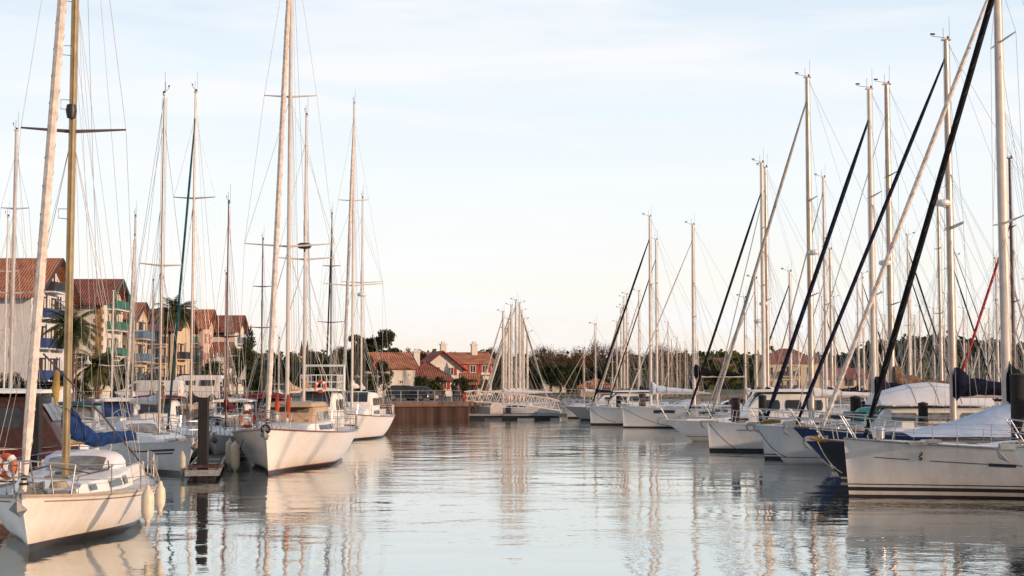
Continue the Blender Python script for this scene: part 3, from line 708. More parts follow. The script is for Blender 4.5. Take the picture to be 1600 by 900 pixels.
quay([(-3.4, 142), (3, 168), (22, 176), (40, 236), (60, 330), (120, 365), (900, 380)], dkconc, dkconc, 'quay_wall', 'low far quay wall running behind the masts on the right', corr=False)

def railing(p0, p1, label, h=1.0, step=1.6, m=galv, bal=False):
    L = math.hypot(p1[0] - p0[0], p1[1] - p0[1]); a = math.atan2(p1[1] - p0[1], p1[0] - p0[0])
    o = empty('railing', (p0[0], p0[1], HQ), a, label=label, cat='railing', group='quayside railings')
    r = MB()
    for z in (h, h * .66, h * .33): r.tube([(0, 0, z), (L, 0, z)], .028 if z == h else .016, 6)
    if bal:
        k = 0
        while k * .35 < L: r.tube([(k * .35, 0, .1), (k * .35, 0, h)], .014, 4); k += 1
    r.build('rail', m, o)
    for k in range(min(95, int(L / step) + 1)):
        p = MB(); p.tube([(k * step, 0, 0), (k * step, 0, h)], .032, 5); p.build('post', m, o)
    return o
railing((-78, 109.2), (-27, 115.2), 'long grey railing along the left quay in front of the vans')
railing((-26.5, 115.2), (-14, 126.6), 'grey slatted railing slanting along the quay behind the big ketch', bal=True)
railing((-13, 127.2), (-4.6, 130.4), 'low grey railing on top of the rusty quay wall')
railing((-1, 157), (21, 177), 'pale railing on the far quay right of the gangway')

# ------------------------------------------------------------------ buildings
wall_w = mat('white_render', (0.72, 0.68, 0.62), 0.9, var=0.08, scale=.8, bump=.004)
wall_wb = mat('cool_white_render', (0.66, 0.66, 0.68), 0.9, var=0.04, scale=.8, bump=.004)
wall_p = mat('peach_render', (0.64, 0.50, 0.34), 0.9, var=0.1, scale=.8, bump=.004)
wall_c = mat('cream_render', (0.66, 0.52, 0.36), 0.9, var=0.1, scale=.8, bump=.004)
wall_pk = mat('pink_render', (0.60, 0.44, 0.36), 0.9, var=0.1, scale=.8, bump=.004)
stonem = mat('ochre_stone', (0.36, 0.22, 0.10), 0.9, var=0.3, scale=2.5, bump=.02)
def roofmat(name, c1, c2):
    m = mat(name, c1, 0.9, var=0.3, scale=.9, col2=c2); nt = m.node_tree
    b = [n for n in nt.nodes if n.type == 'BSDF_PRINCIPLED'][0]
    tc = [n for n in nt.nodes if n.type == 'TEX_COORD'][0]
    wv = nn(nt, 'ShaderNodeTexWave', wave_type='BANDS', bands_direction='X'); inp(wv, Scale=1.1, Distortion=.3); nt.links.new(tc.outputs['Object'], wv.inputs['Vector'])
    w2 = nn(nt, 'ShaderNodeTexWave', wave_type='BANDS', bands_direction='Z'); inp(w2, Scale=1.3, Distortion=.3); nt.links.new(tc.outputs['Object'], w2.inputs['Vector'])
    ad = nn(nt, 'ShaderNodeMath', operation='ADD'); nt.links.new(wv.outputs[1], ad.inputs[0]); nt.links.new(w2.outputs[1], ad.inputs[1])
    bp = nn(nt, 'ShaderNodeBump'); bp.inputs['Distance'].default_value = .06; nt.links.new(ad.outputs[0], bp.inputs['Height']); nt.links.new(bp.outputs[0], b.inputs['Normal'])
    return m
roof_o = roofmat('orange_clay_tiles', (0.42, 0.16, 0.075), (0.26, 0.09, 0.045))
roof_r = roofmat('red_clay_tiles', (0.25, 0.088, 0.055), (0.15, 0.05, 0.035))
woodc = {'blue': mat('blue_timber', (0.035, 0.07, 0.20), 0.6, var=.15), 'sky': mat('light_blue_timber', (0.09, 0.18, 0.32), 0.6, var=.15), 'green': mat('green_timber', (0.04, 0.17, 0.13), 0.6, var=.15),
         'red': mat('red_timber', (0.38, 0.025, 0.02), 0.6, var=.15), 'dark': mat('dark_timber', (0.035, 0.035, 0.05), 0.6, var=.15), 'white': paint_w, 'brown': mat('brown_timber', (0.10, 0.045, 0.03), 0.6, var=.15)}
room_shade = mat('painted_room_shade', (0.035, 0.03, 0.03), 0.9)  # flat dark panels: shade inside doorways and arches put into the colour
pane = mat('window_pane', (0.05, 0.055, 0.065), 0.08, spec=.8, var=.4, scale=.4)

def house(name, label, x, y, W, Dp, ze, zr, wm, rm, rz=0, ridge='x', over=.7, front=(), right=(), timber='dark', cat='house', chim=(), z0=HQ, hip=False):
    """(x,y) = near right-hand corner; W to the left, Dp away. front/right = openings (u, z, w, h, kind, colour); heights above the ground"""
    o = empty(name, (x, y, z0), rz, label=label, cat=cat, group='houses around the harbour')
    H = ze - z0; Rz = zr - z0; b = MB(); b.box((-W / 2, Dp / 2, H / 2), (W, Dp, H))
    if ridge == 'x':
        for xx in (-W + .01, -.01): b.cap([(xx, .01, H - .02), (xx, Dp - .01, H - .02), (xx, Dp / 2, Rz - .12)])
    elif ridge == 'y':
        for yy in (.01, Dp - .01): b.cap([(-W + .01, yy, H - .02), (-.01, yy, H - .02), (-W / 2, yy, Rz - .12)])
    b.build('wall', wm, o)
    r = MB(); th = .16; sl = (Rz - H)
    if ridge == 'x':
        k = sl / (Dp / 2)
        hx = Dp / 2 if hip else -over
        for sg in (0, 1):
            y_e = -over if sg == 0 else Dp + over; ze_ = H - k * over
            top = [(-W - over, y_e, ze_), (over, y_e, ze_), (-hx, Dp / 2, Rz), (-W + hx, Dp / 2, Rz)]
            lo = [(p[0], p[1], p[2] - th) for p in top]
            r.add(top + lo, [(0, 1, 2, 3), (7, 6, 5, 4), (0, 4, 5, 1), (1, 5, 6, 2), (3, 7, 4, 0)])
        if hip:
            for xs, xr_ in ((over, -hx), (-W - over, -W + hx)): r.add([(xs, -over, H - k * over + .002), (xs, Dp + over, H - k * over + .002), (xr_, Dp / 2, Rz + .002)], [(0, 1, 2)])
    else:
        k = sl / (W / 2)
        for sg in (0, 1):
            x_e = over if sg == 0 else -W - over; ze_ = H - k * over
            top = [(x_e, -over, ze_), (x_e, Dp + over, ze_), (-W / 2, Dp + over, Rz), (-W / 2, -over, Rz)]
            lo = [(p[0], p[1], p[2] - th) for p in top]
            r.add(top + lo, [(0, 1, 2, 3), (7, 6, 5, 4), (0, 4, 5, 1), (1, 5, 6, 2), (3, 7, 4, 0)])
    ro = r.build('roof', rm, o)
    # barge boards
    bb = MB()
    if ridge == 'x' and not hip:
        for xx in (over + .02, -W - over - .02):
            bb = MB(); bb.tube([(xx, -over, H - sl / (Dp / 2) * over - .1), (xx, Dp / 2, Rz - .1), (xx, Dp + over, H - sl / (Dp / 2) * over - .1)], .12, 4); bb.build('barge_board', woodc[timber], ro)
    elif ridge == 'y':
        for yy in (-over - .02,):
            bb.tube([(over, yy, H - sl / (W / 2) * over - .1), (-W / 2, yy, Rz - .1), (-W - over, yy, H - sl / (W / 2) * over - .1)], .12, 4)
        bb.build('barge_board', woodc[timber], ro)
    for cx, cy in chim:
        c = MB(); c.box((cx, cy, Rz + .1), (.8, .8, 1.9)); c.box((cx, cy, Rz + 1.14), (1.0, 1.0, .18)); c.box((cx, cy, Rz + 1.4), (.5, .5, .3)); c.build('chimney', wm, ro)
    def place_(face, u, z, d):   # local point on a face: u along, d outward
        return (-W + u, -d, z) if face == 'f' else (d, u, z)
    def bx(mb, face, u, z, w_, h_, d0, d1):
        c = place_(face, u, z + h_ / 2, (d0 + d1) / 2); s_ = (w_, abs(d1 - d0), h_) if face == 'f' else (abs(d1 - d0), w_, h_)
        mb.box(c, s_)
    for face, lst in (('f', front), ('r', right)):
        for it in lst:
            u, z, w_, h_, kind, colr = it; cm = woodc.get(colr, woodc['dark'])
            if kind == 'win':
                f_ = MB(); e = .07
                bx(f_, face, u, z + h_ - e, w_, e, -.02, .06); bx(f_, face, u, z, w_, e, -.02, .09); bx(f_, face, u - w_ / 2 + e / 2, z + e, e, h_ - 2 * e, -.02, .06); bx(f_, face, u + w_ / 2 - e / 2, z + e, e, h_ - 2 * e, -.02, .06); bx(f_, face, u, z + e, e * .8, h_ - 2 * e, -.02, .05)
                fo = f_.build('window', cm if colr != 'red' else paint_w, o)
                p_ = MB(); bx(p_, face, u, z + e, w_ - 2 * e, h_ - 2 * e, -.05, .015); p_.build('pane', pane, fo)
                if colr in ('red', 'blue', 'green', 'brown', 'sky'):
                    for sg in (-1, 1):
                        s_ = MB(); bx(s_, face, u + sg * (w_ / 2 + .24), z, .42, h_, .0, .05)
                        for q in range(6): bx(s_, face, u + sg * (w_ / 2 + .24), z + h_ * (q + .5) / 6, .36, .03, .05, .065)
                        s_.build('shutter', cm, fo)
            elif kind == 'bal':
                r_ = MB(); bx(r_, face, u, z + .05, w_ * .9, h_, -.05, .012); r0 = r_.build('doorway_shade', room_shade, o)
                p_ = MB()
                for q in (-.28, .28): p_ = MB(); bx(p_, face, u + q * w_, z + .1, w_ * .2, h_ * .9, .012, .03); p_.build('door_leaf', wall_c, r0)
                b_ = MB(); bx(b_, face, u, z - .14, w_ + .3, .14, -.02, 1.15); bo = b_.build('balcony', wm, o)
                g_ = MB(); bx(g_, face, u, z + .02, w_ + .3, .95, 1.07, 1.13)
                for sg in (-1, 1): bx(g_, face, u + sg * (w_ / 2 + .12), z + .02, .06, .95, .0, 1.07)
                for q in range(int(w_ / .45)): bx(g_, face, u - w_ / 2 + .2 + q * .45, z + .04, .05, .9, 1.13, 1.16)
                g_.build('balustrade', cm, bo)
                t_ = MB()
                for sg in (-1, 1): bx(t_, face, u + sg * (w_ / 2 + .08), z + .97, .12, h_ - .85, 1.0, 1.12)
                t_.build('balcony_post', cm, bo)
            elif kind == 'quoin':
                q_ = MB(); n = int(h_ / .5)
                for k in range(n): bx(q_, face, u, z + k * .5, w_ * (1.0 if k % 2 else .6), .49, -.02, .05 + (.01 if k % 2 else 0))
                q_.build('quoin', stonem, o)
            elif kind == 'arch':
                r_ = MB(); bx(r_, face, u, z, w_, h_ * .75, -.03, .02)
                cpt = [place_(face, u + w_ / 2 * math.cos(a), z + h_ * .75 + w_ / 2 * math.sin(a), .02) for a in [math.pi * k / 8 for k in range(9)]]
                r_.cap(cpt); r_.build('archway_shade', room_shade, o)
            elif kind == 'beam':
                t_ = MB(); bx(t_, face, u, z, w_, h_, .0, .05); t_.build('timber_beam', cm, o)
    return o
def rowof(us, zs, w_, h_, kind, colr): return [(u, z, w_, h_, kind, colr) for z in zs for u in us]

house('apartment_house', 'tall white house with big orange roof and dark blue balconies, leftmost', -47.4, 140, 20, 11, 12.6, 16.1, wall_wb, roof_o, over=1.3, timber='dark', cat='apartment house',
      front=rowof((4, 7.5, 11, 16.2), (1.2, 4.2, 7.2), 1.0, 1.5, 'win', 'white') + rowof((13.6, 18.2), (1.2, 4.2, 7.2), .5, 1.1, 'win', 'white'),
      right=rowof((3.2, 7.6), (2.0, 5.2, 8.2), 3.4, 2.2, 'bal', 'blue') + [(5.5, 11.0, 3.6, 1.6, 'bal', 'dark')])
house('apartment_house', 'white house with low red roof, ochre corner stones and green balconies', -46.3, 161, 16, 8, 12.9, 15.4, wall_w, roof_r, over=1.1, timber='green', cat='apartment house',
      front=rowof((3, 6), (1.6, 4.6, 7.4), 1.1, 1.5, 'win', 'dark') + [(9.8, 7.2, 3.4, 2.2, 'bal', 'blue'), (9.8, 4.2, 3.4, 2.2, 'bal', 'dark'), (15.5, 0, 1.1, 11.2, 'quoin', '')],
      right=rowof((4,), (1.8, 4.8, 7.8, 10.2), 5.0, 2.0, 'bal', 'green'))
house('house_wing', 'lower white wing with a sloping red roof below the green balconied house', -50.5, 154, 9, 6.5, 9.8, 12.4, wall_wb, roof_r, over=.9, timber='dark', cat='house wing',
      front=rowof((2, 5), (1.6, 4.8), 1.2, 1.6, 'win', 'white'), right=[(3.2, 6.0, 4.2, 2.2, 'bal', 'blue'), (3.2, 2.4, 4.2, 2.2, 'bal', 'blue')])
house('apartment_house', 'narrow peach house with red shutters and light blue balconies', -46.4, 174, 3.4, 7, 11.4, 13.4, wall_p, roof_o, over=.7, timber='dark', cat='apartment house',
      front=rowof((1.7,), (2.0, 4.8, 7.6), .8, 1.5, 'win', 'red'), right=rowof((3.5,), (1.6, 4.4, 7.2), 5.6, 2.1, 'bal', 'sky'))
house('apartment_house', 'wide cream house with long red roof and dark timber balconies', -45.5, 192, 13, 9, 11.0, 13.6, wall_c, roof_r, over=1.0, timber='dark', cat='apartment house',
      front=rowof((2, 6, 10.5), (1.6, 4.4, 7.0), 2.8, 2.0, 'bal', 'dark') + rowof((4, 8.2, 12.3), (.2,), .2, 9.2, 'beam', 'dark'), right=rowof((3.5,), (2, 5), 4.0, 2.1, 'bal', 'dark'))
house('apartment_house', 'pinkish house with orange roof and red shutters behind the palm', -45.6, 210, 9.5, 7, 12.0, 14.4, wall_pk, roof_o, over=.9, timber='brown', cat='apartment house',
      front=rowof((1.6, 4.6), (1.8, 4.8, 7.6), 1.0, 1.5, 'win', 'red') + rowof((7.6,), (1.8, 4.8, 7.6), 2.2, 2.0, 'bal', 'green'), right=rowof((2, 5), (1.8, 4.8, 7.6), 1.0, 1.5, 'win', 'red'))
house('apartment_house', 'white house with red roof and pale blue balcony, rightmost of the tall row', -43.6, 224, 8.5, 7.5, 11.9, 14.2, wall_w, roof_r, over=.8, timber='brown', cat='apartment house',
      front=rowof((2.0, 4.2, 6.4), (9.0,), 1.3, .9, 'win', 'brown') + [(4.6, 2.4, 4.4, 2.4, 'bal', 'sky'), (4.6, 5.6, 4.4, 2.2, 'bal', 'sky')], right=rowof((3.5,), (2, 5, 8), 3, 2, 'bal', 'sky'))
house('porch_roof_house', 'small white annexe with tiled lean-to roof before the rightmost tall house', -43.0, 214, 6.4, 5, 8.0, 9.6, wall_w, roof_r, over=.6, timber='brown',
      front=[(3.2, 3.4, 3.4, 2.2, 'bal', 'green'), (3.2, .4, 3, 2.2, 'bal', 'dark')])
house('house', 'plain white gabled house with red roof above the rusty quay', -11.7, 172, 4.7, 8, 5.3, 7.1, wall_w, roof_o, rz=.30, over=.4, timber='brown', ridge='x', chim=(),
      front=[(.8, 1.6, .9, 1.1, 'win', 'dark'), (3.0, 1.6, .5, .5, 'win', 'white'), (4.1, 2.6, .3, .3, 'win', 'white')])
house('house', 'red roofed white cottage between the plain house and the timbered house', -7.8, 186, 6.2, 7, 4.0, 6.3, wall_w, roof_r, rz=.25, over=.5, timber='red', hip=True,
      front=rowof((1.4, 3.4, 5.0), (.9,), .9, 1.2, 'win', 'red'), chim=((-4.2, 3),))
house('basque_house', 'white basque house with red timbering, shutters, arches and two chimneys', -2.9, 204, 8.2, 8, 6.4, 7.8, wall_w, roof_o, rz=.28, over=.6, timber='red', cat='house',
      front=rowof((1.2, 3.2, 5.4, 7.2), (3.2,), .9, 1.1, 'win', 'red') + rowof((1.2, 3.2, 5.3, 7.2), (.3,), 1.1, 2.0, 'arch', '') + [(4.1, 2.75, 8, .18, 'beam', 'red'), (2.2, 2.9, .16, 1.9, 'beam', 'red'), (4.3, 2.9, .16, 1.9, 'beam', 'red'), (6.4, 2.9, .16, 1.9, 'beam', 'red')],
      chim=((-6.2, 4), (-1.8, 3.2)))
house('house', 'white gabled house wing with red eaves left of the timbered house', -6.9, 197, 5.6, 6.8, 5.6, 7.8, wall_w, roof_r, rz=.25, over=.6, timber='red', ridge='y', front=rowof((1.6, 4), (2.8,), .8, 1.1, 'win', 'red'))
house('shed', 'low orange roofed lodge below the timbered house', -4.3, 176, 1.9, 4, 3.4, 4.6, wall_p, roof_o, over=.3, timber='brown', hip=False, front=[(.95, .3, 1.0, 1.9, 'win', 'brown')])
house('house', 'small white gabled house with red roof among the bare trees', 10.2, 262, 4.6, 7, 4.3, 6.4, wall_w, roof_r, over=.4, timber='red', ridge='y', front=[(2.3, 1.2, 1.1, 1.1, 'win', 'red')])
house('shed', 'little tan kiosk with an orange pyramid roof on the far quay', 12.6, 180, 3.9, 4, 3.1, 4.0, wall_c, roof_o, over=.5, timber='brown', hip=True, front=[(1.0, .9, .8, 1.0, 'win', 'white'), (2.8, .1, 1.0, 1.5, 'win', 'blue')])
house('apartment_house', 'cream apartment block with red hipped roof behind the right hand masts', 61.5, 285, 11.5, 9, 7.9, 10.4, wall_c, roof_r, over=.7, hip=True, timber='brown', cat='apartment house',
      front=rowof((1.6, 9.6), (.6, 3.4), 1.3, 1.6, 'win', 'white') + rowof((5.6,), (.4, 3.2), 3.6, 1.9, 'bal', 'dark'))
house('house', 'long low house with red roof beside the cream apartment block', 75, 300, 9, 8, 4.6, 6.6, wall_c, roof_r, over=.5, timber='brown', front=rowof((2, 5, 7.5), (1.2,), 1.0, 1.3, 'win', 'brown'))
# church spire far behind
o = empty('church_tower', (-70, 480, HQ), 0, label='tiny dark pointed church towers far behind the masts', cat='church')
for dx in (-1.6, 1.6):
    b = MB(); b.box((dx * .6, 0, 5.5), (1.3, 1.3, 11)); t_ = b.build('tower', wall_pk, o); s_ = MB(); s_.lathe([(.85, 11), (.5, 13), (.02, 16.5)], (dx * .6, 0, 0), 6); s_.build('spire', woodc['brown'], t_)

# ------------------------------------------------------------------ hills
hillm = mat('wooded_hillside', (0.045, 0.045, 0.025), 0.95, var=0.4, scale=.05, bump=.5, bscale=.3)
def hill(name, cx, cy, rx, ry, h, seed, p=1.0):
    b = MB(); rows = []; n = 40
    for i in range(n + 1):
        rw = []
        for j in range(n + 1):
            u, v = i / n * 2 - 1, j / n * 2 - 1; r_ = math.hypot(u, v); k = max(0, 1 - r_ ** 2.2)
            z = h * k ** p * (1 + .25 * mnoise.noise(Vector((u * 3 + seed, v * 3, seed)))) - 1.0
            rw.append((cx + u * rx, cy + v * ry, HQ + z))
        rows.append(rw)
    b.grid(rows); return tag(b.build(name, hillm, smooth=True), kind='structure')
hill('hill', 186, 640, 50, 110, 20, 1); hill('hill', 262, 700, 80, 110, 20, 4); hill('hillside', 120, 760, 150, 160, 15, 2); hill('hillside', 20, 900, 260, 120, 14, 3); hill('hillside', -150, 900, 220, 120, 16, 5)
def hz(x, y):
    for nm, cx, cy, rx, ry, h in (('a', 120, 760, 150, 160, 15),): 
        r_ = math.hypot((x - cx) / rx, (y - cy) / ry); return HQ + h * max(0, 1 - r_ ** 2.2) - 2.2
hh_ = [(1052, 650, 7), (1068, 640, 8), (1096, 655, 9), (1124, 645, 8), (1150, 655, 9), (1172, 640, 8), (1136, 690, 8), (1088, 700, 9), (1182, 700, 10), (1330, 640, 8), (1350, 640, 9)]
lab_ = ['pale villa with long red roof low on the far hillside', 'white villa with red roof high on the far hillside']
for i, (px, Y, W) in enumerate(hh_):
    W *= .75
    x = X(px, Y); zz = max(HQ, hz(x, Y) - .8) 
    house('hillside_house', lab_[0 if zz < 12.5 else 1], x, Y, W, 8, zz + 3.2, zz + 4.9, wall_w if i % 3 else wall_p, roof_o if i % 2 else roof_r, rz=R((i * 37) % 40 - 20), over=.5, timber='brown', z0=zz - .5,
          front=rowof((W * .25, W * .5, W * .75), (1.6,), 1.1, 1.3, 'win', 'brown'))

# ------------------------------------------------------------------ vegetation
def leafmat(name, c1, c2, sc=.6):
    m = mat(name, c1, 0.75, var=.3, scale=sc, col2=c2, spec=.25); return m
lf_dark = leafmat('dark_evergreen_leaves', (0.045, 0.060, 0.022), (0.016, 0.022, 0.010))
lf_mid = leafmat('olive_green_leaves', (0.085, 0.095, 0.030), (0.03, 0.036, 0.014))
lf_pine = leafmat('pine_needles', (0.040, 0.052, 0.026), (0.014, 0.020, 0.012))
lf_bare = leafmat('brown_twigs', (0.13, 0.075, 0.042), (0.05, 0.03, 0.02))
lf_rust = leafmat('russet_autumn_leaves', (0.16, 0.07, 0.025), (0.06, 0.03, 0.015))
lf_palm = leafmat('palm_fronds', (0.070, 0.075, 0.022), (0.025, 0.03, 0.012))
bark = mat('grey_brown_bark', (0.10, 0.07, 0.05), 0.9, var=.3, scale=5, bump=.02)
def leaves(lobes, n, size, m, name, parent, seed, flat=1.0):
    rr = random.Random(seed); V = []; Fc = []
    tot = sum(l[3] * l[4] * l[5] for l in lobes)
    for (cx, cy, cz, rx, ry, rz_) in lobes:
        k = max(8, int(n * rx * ry * rz_ / tot))
        for _ in range(k):
            # clumped toward the outside of each lobe
            while True:
                d = Vector((rr.gauss(0, 1), rr.gauss(0, 1), rr.gauss(0, 1)))
                if d.length > .1: break
            d.normalize(); q = rr.random() ** .45
            p = Vector((cx + d.x * rx * q, cy + d.y * ry * q, cz + d.z * rz_ * q))
            u = Vector((rr.gauss(0, 1), rr.gauss(0, 1), rr.gauss(0, flat))).normalized(); v = u.cross(Vector((rr.gauss(0, 1), rr.gauss(0, 1), rr.gauss(0, 1)))).normalized()
            s_ = size * rr.uniform(.5, 1.4); o = len(V)
            V += [tuple(p - u * s_), tuple(p + v * s_ * .55), tuple(p + u * s_), tuple(p - v * s_ * .55)]; Fc.append((o, o + 1, o + 2, o + 3))
    b = MB(); b.v = V; b.f = Fc; return b.build(name, m, parent)
def lobes_for(kind, rr):
    L = []
    if kind == 'round':
        for _ in range(26):
            a = rr.uniform(0, 6.28); r_ = rr.uniform(.1, .95); z = rr.uniform(.28, .95); k = math.sin(math.pi * min(1, max(.08, z))) ** .5
            s_ = rr.uniform(.16, .34); L.append((math.cos(a) * r_ * .42 * k, math.sin(a) * r_ * .42 * k, z * .92, s_ * .62, s_ * .62, s_ * .5))
    if kind == 'bush':
        for _ in range(22):
            a = rr.uniform(0, 6.28); r_ = rr.uniform(.1, 1); z = rr.uniform(.08, .8) * (1 - .5 * r_ * r_)
            s_ = rr.uniform(.18, .32); L.append((math.cos(a) * r_ * .42, math.sin(a) * r_ * .42, z, s_ * .6, s_ * .6, s_ * .6))
    if kind == 'umbrella':
        for _ in range(16):
            a = rr.uniform(0, 6.28); r_ = rr.uniform(.1, 1); L.append((math.cos(a) * r_ * .5, math.sin(a) * r_ * .5, rr.uniform(.62, .95) - .12 * r_, .17, .17, .06))
        for _ in range(6):
            a = rr.uniform(0, 6.28); L.append((math.cos(a) * .22, math.sin(a) * .22, rr.uniform(.45, .65), .13, .13, .05))
    if kind == 'tall':
        for k in range(22):
            z = .12 + .86 * k / 21; a = rr.uniform(0, 6.28); w_ = .32 * math.sin(math.pi * min(.97, z * .8 + .15)); L.append((math.cos(a) * w_ * .6, math.sin(a) * w_ * .6, z, w_ * .62, w_ * .62, .09))
    return L
PROTO = {}
def tree_proto(key, kind, m, n, size, seed):
    """unit tree, height 1, spread about 1; made once, then copied"""
    rr = random.Random(seed); L = lobes_for(kind, rr)
    t = MB(); hgt = .85
    t.tube([(0, 0, -.03), (.01, .005, .25), (-.01, .01, .5), (0, 0, hgt)], [.045, .035, .022, .008], 7)
    for l in L[::2]:
        z0_ = max(.15, l[2] - rr.uniform(.12, .3)); t.tube([(0, 0, z0_), (l[0] * .5, l[1] * .5, lerp(z0_, l[2], .6)), (l[0], l[1], l[2])], [.016, .010, .004], 4)
    if kind == 'round' and m is lf_bare:
        for _ in range(420):
            l = rr.choice(L); a = Vector((l[0] * .6, l[1] * .6, l[2] - .1)); d = Vector((rr.gauss(0, .5), rr.gauss(0, .5), rr.uniform(.1, 1))).normalized() * rr.uniform(.1, .3)
            t.tube([a, a + d], [.004, .0012], 3, cap=False)
    PROTO[key] = (t, L, n, size, m, seed, {})
def tree(key, name, label, x, y, h, wid, cat='tree', group=None, z0=HQ, rz=None):
    t, L, n, size, m, seed, cache = PROTO[key]
    o = empty(name, (x, y, z0), rz if rz is not None else rnd.uniform(0, 6.28), label=label, cat=cat, group=group); o.scale = (wid, wid, h)
    if not cache:
        a = t.build('trunk', bark if m is not lf_bare else mat('bare_branch_bark', (0.16, 0.10, 0.07), .9, var=.3, scale=5), o); c = leaves(L, n, size, m, 'crown', o, seed)
        cache['m'] = (a.data, c.data)
    else:
        for nm, dt in zip(('trunk', 'crown'), cache['m']):
            q = bpy.data.objects.new(nm, dt); COL.objects.link(q); q.parent = o
    return o
tree_proto('round1', 'round', lf_dark, 7000, .022, 1); tree_proto('round2', 'round', lf_mid, 6000, .024, 2); tree_proto('bare1', 'round', lf_bare, 2600, .014, 3)
tree_proto('bare2', 'round', lf_bare, 2000, .015, 13); tree_proto('bush', 'bush', lf_dark, 4500, .03, 4); tree_proto('bush2', 'bush', lf_rust, 3500, .03, 14)
tree_proto('umb', 'umbrella', lf_pine, 6000, .022, 5); tree_proto('tall', 'tall', lf_dark, 6000, .022, 6)

def palm(label, x, y, h, rr_=2.6, n=34, seed=1, z0=HQ):
    rr = random.Random(seed); o = empty('palm_tree', (x, y, z0), 0, label=label, cat='palm tree')
    if h > .8:
        t = MB(); K = 12; t.tube([(0.02 * k, 0, h * k / K) for k in range(K + 1)], [(.20 if k % 2 else .17) * (1.15 if k < 2 or k > 9 else 1) for k in range(K + 1)], 9); t.build('trunk', bark, o)
    c = MB()
    for k in range(n):
        az = 6.28 * k / n + rr.uniform(-.2, .2); el = rr.uniform(-.35, 1.3); Lg = rr_ * rr.uniform(.8, 1.1); p = Vector((0, 0, h)); d = Vector((math.cos(az) * math.cos(el), math.sin(az) * math.cos(el), math.sin(el)))
        side = Vector((-math.sin(az), math.cos(az), 0)); S = 12; P = [p.copy()]
        for s_ in range(S): d = (d + Vector((0, 0, -.13))).normalized(); p = p + d * Lg / S; P.append(p.copy())
        c.tube(P, [.03] * 6 + [.012] * (len(P) - 6), 3, cap=False)
        for s_ in range(1, S + 1):
            for sg in (-1, 1):
                for sub in (0, .5):
                    a = P[s_ - 1].lerp(P[s_], sub); ll = Lg * .26 * math.sin(math.pi * (s_ + sub) / (S + 1.6)) + .08; t_ = (P[s_] - P[s_ - 1]).normalized()
                    e = a + (side * sg * .8 + t_ * .6 + Vector((0, 0, -.35 - .2 * rr.random()))).normalized() * ll
                    c.add([a - t_ * .05, a + t_ * .05, e], [(0, 1, 2)])
    c.build('crown', lf_palm, o); return o
def tpx(key, name, label, px, ytop, wpx, Y, **kw):
    h = Z(ytop, Y) - kw.get('z0', HQ); return tree(key, name, label, X(px, Y), Y, h, wpx / F * Y, **kw)
# left: behind the vans
palm('tall palm in front of the cream house, right of the bright mast', X(272, 168), 168, Z(482, 168) - HQ - .5, 3.0, 84, 1)
palm('palm beside the leftmost white house, behind the gold mast', X(112, 128), 128, Z(512, 128) - HQ, 2.9, 80, 2)
palm('low bushy palm below the green balconies', X(152, 131), 131, Z(572, 131) - HQ, 2.6, 80, 3)
palm('low palm right of the bushy palm, behind the white van', X(180, 135), 135, Z(582, 135) - HQ, 2.2, 70, 4)
palm('squat russet palm on the central quay beside the dark cars', X(682, 146), 146, Z(600, 146) - HQ, 1.35, 46, 5)
for i, (px, yt, wp, Y, lb) in enumerate([(205, 560, 60, 136, 'dark rounded shrub behind the white van'), (236, 572, 46, 138, 'dark shrub between the van and the camper'), (60, 585, 60, 132, 'dark shrub under the leftmost house'), (14, 575, 60, 134, 'dark shrub at the left edge of the row'),
        (128, 585, 44, 134, 'dark shrub at the foot of the bushy palm'), (338, 552, 66, 134, 'dark clipped round tree behind the quay lamp'), (92, 580, 44, 137, 'dark shrub below the blue balconies'),
        (305, 588, 50, 140, 'low shrub behind the camper')]):
    tpx('bush', 'shrub', lb, px, yt, wp, Y, cat='shrub')
for px, yt, wp, Y, key, lb in [(392, 512, 52, 205, 'tall', 'tall dark evergreen right of the last tall house'), (372, 540, 44, 200, 'round1', 'dark evergreen touching the last tall house'), (425, 552, 56, 190, 'round1', 'broad evergreen behind the cabin with red awning'),
        (455, 548, 50, 180, 'round2', 'olive green tree left of the twin masts'), (492, 545, 56, 182, 'round1', 'dark evergreen behind the flybridge cruiser'), (528, 540, 56, 176, 'round2', 'olive green tree between the masts of the two ketches'),
        (548, 545, 48, 185, 'round1', 'dark evergreen left of the umbrella pine'), (565, 550, 50, 160, 'round1', 'dark evergreen beneath the umbrella pine'), (600, 560, 40, 165, 'round1', 'dark tree at the foot of the umbrella pine'),
        (410, 572, 40, 150, 'bush', 'low dark shrub behind the quay railing'), (520, 575, 60, 148, 'bush', 'wide low dark shrub behind the railing'), (575, 572, 54, 150, 'bush', 'low dark shrub left of the plain white house')]:
    tpx(key, 'evergreen_tree' if key != 'bush' else 'shrub', lb, px, yt, wp, Y, cat='tree' if key != 'bush' else 'shrub')
tpx('umb', 'umbrella_pine', 'large dark umbrella pine beside the red roofed house', 582, 506, 78, 182, cat='pine tree')
tpx('umb', 'umbrella_pine', 'smaller umbrella pine just left of the large one', 545, 528, 44, 190, cat='pine tree')
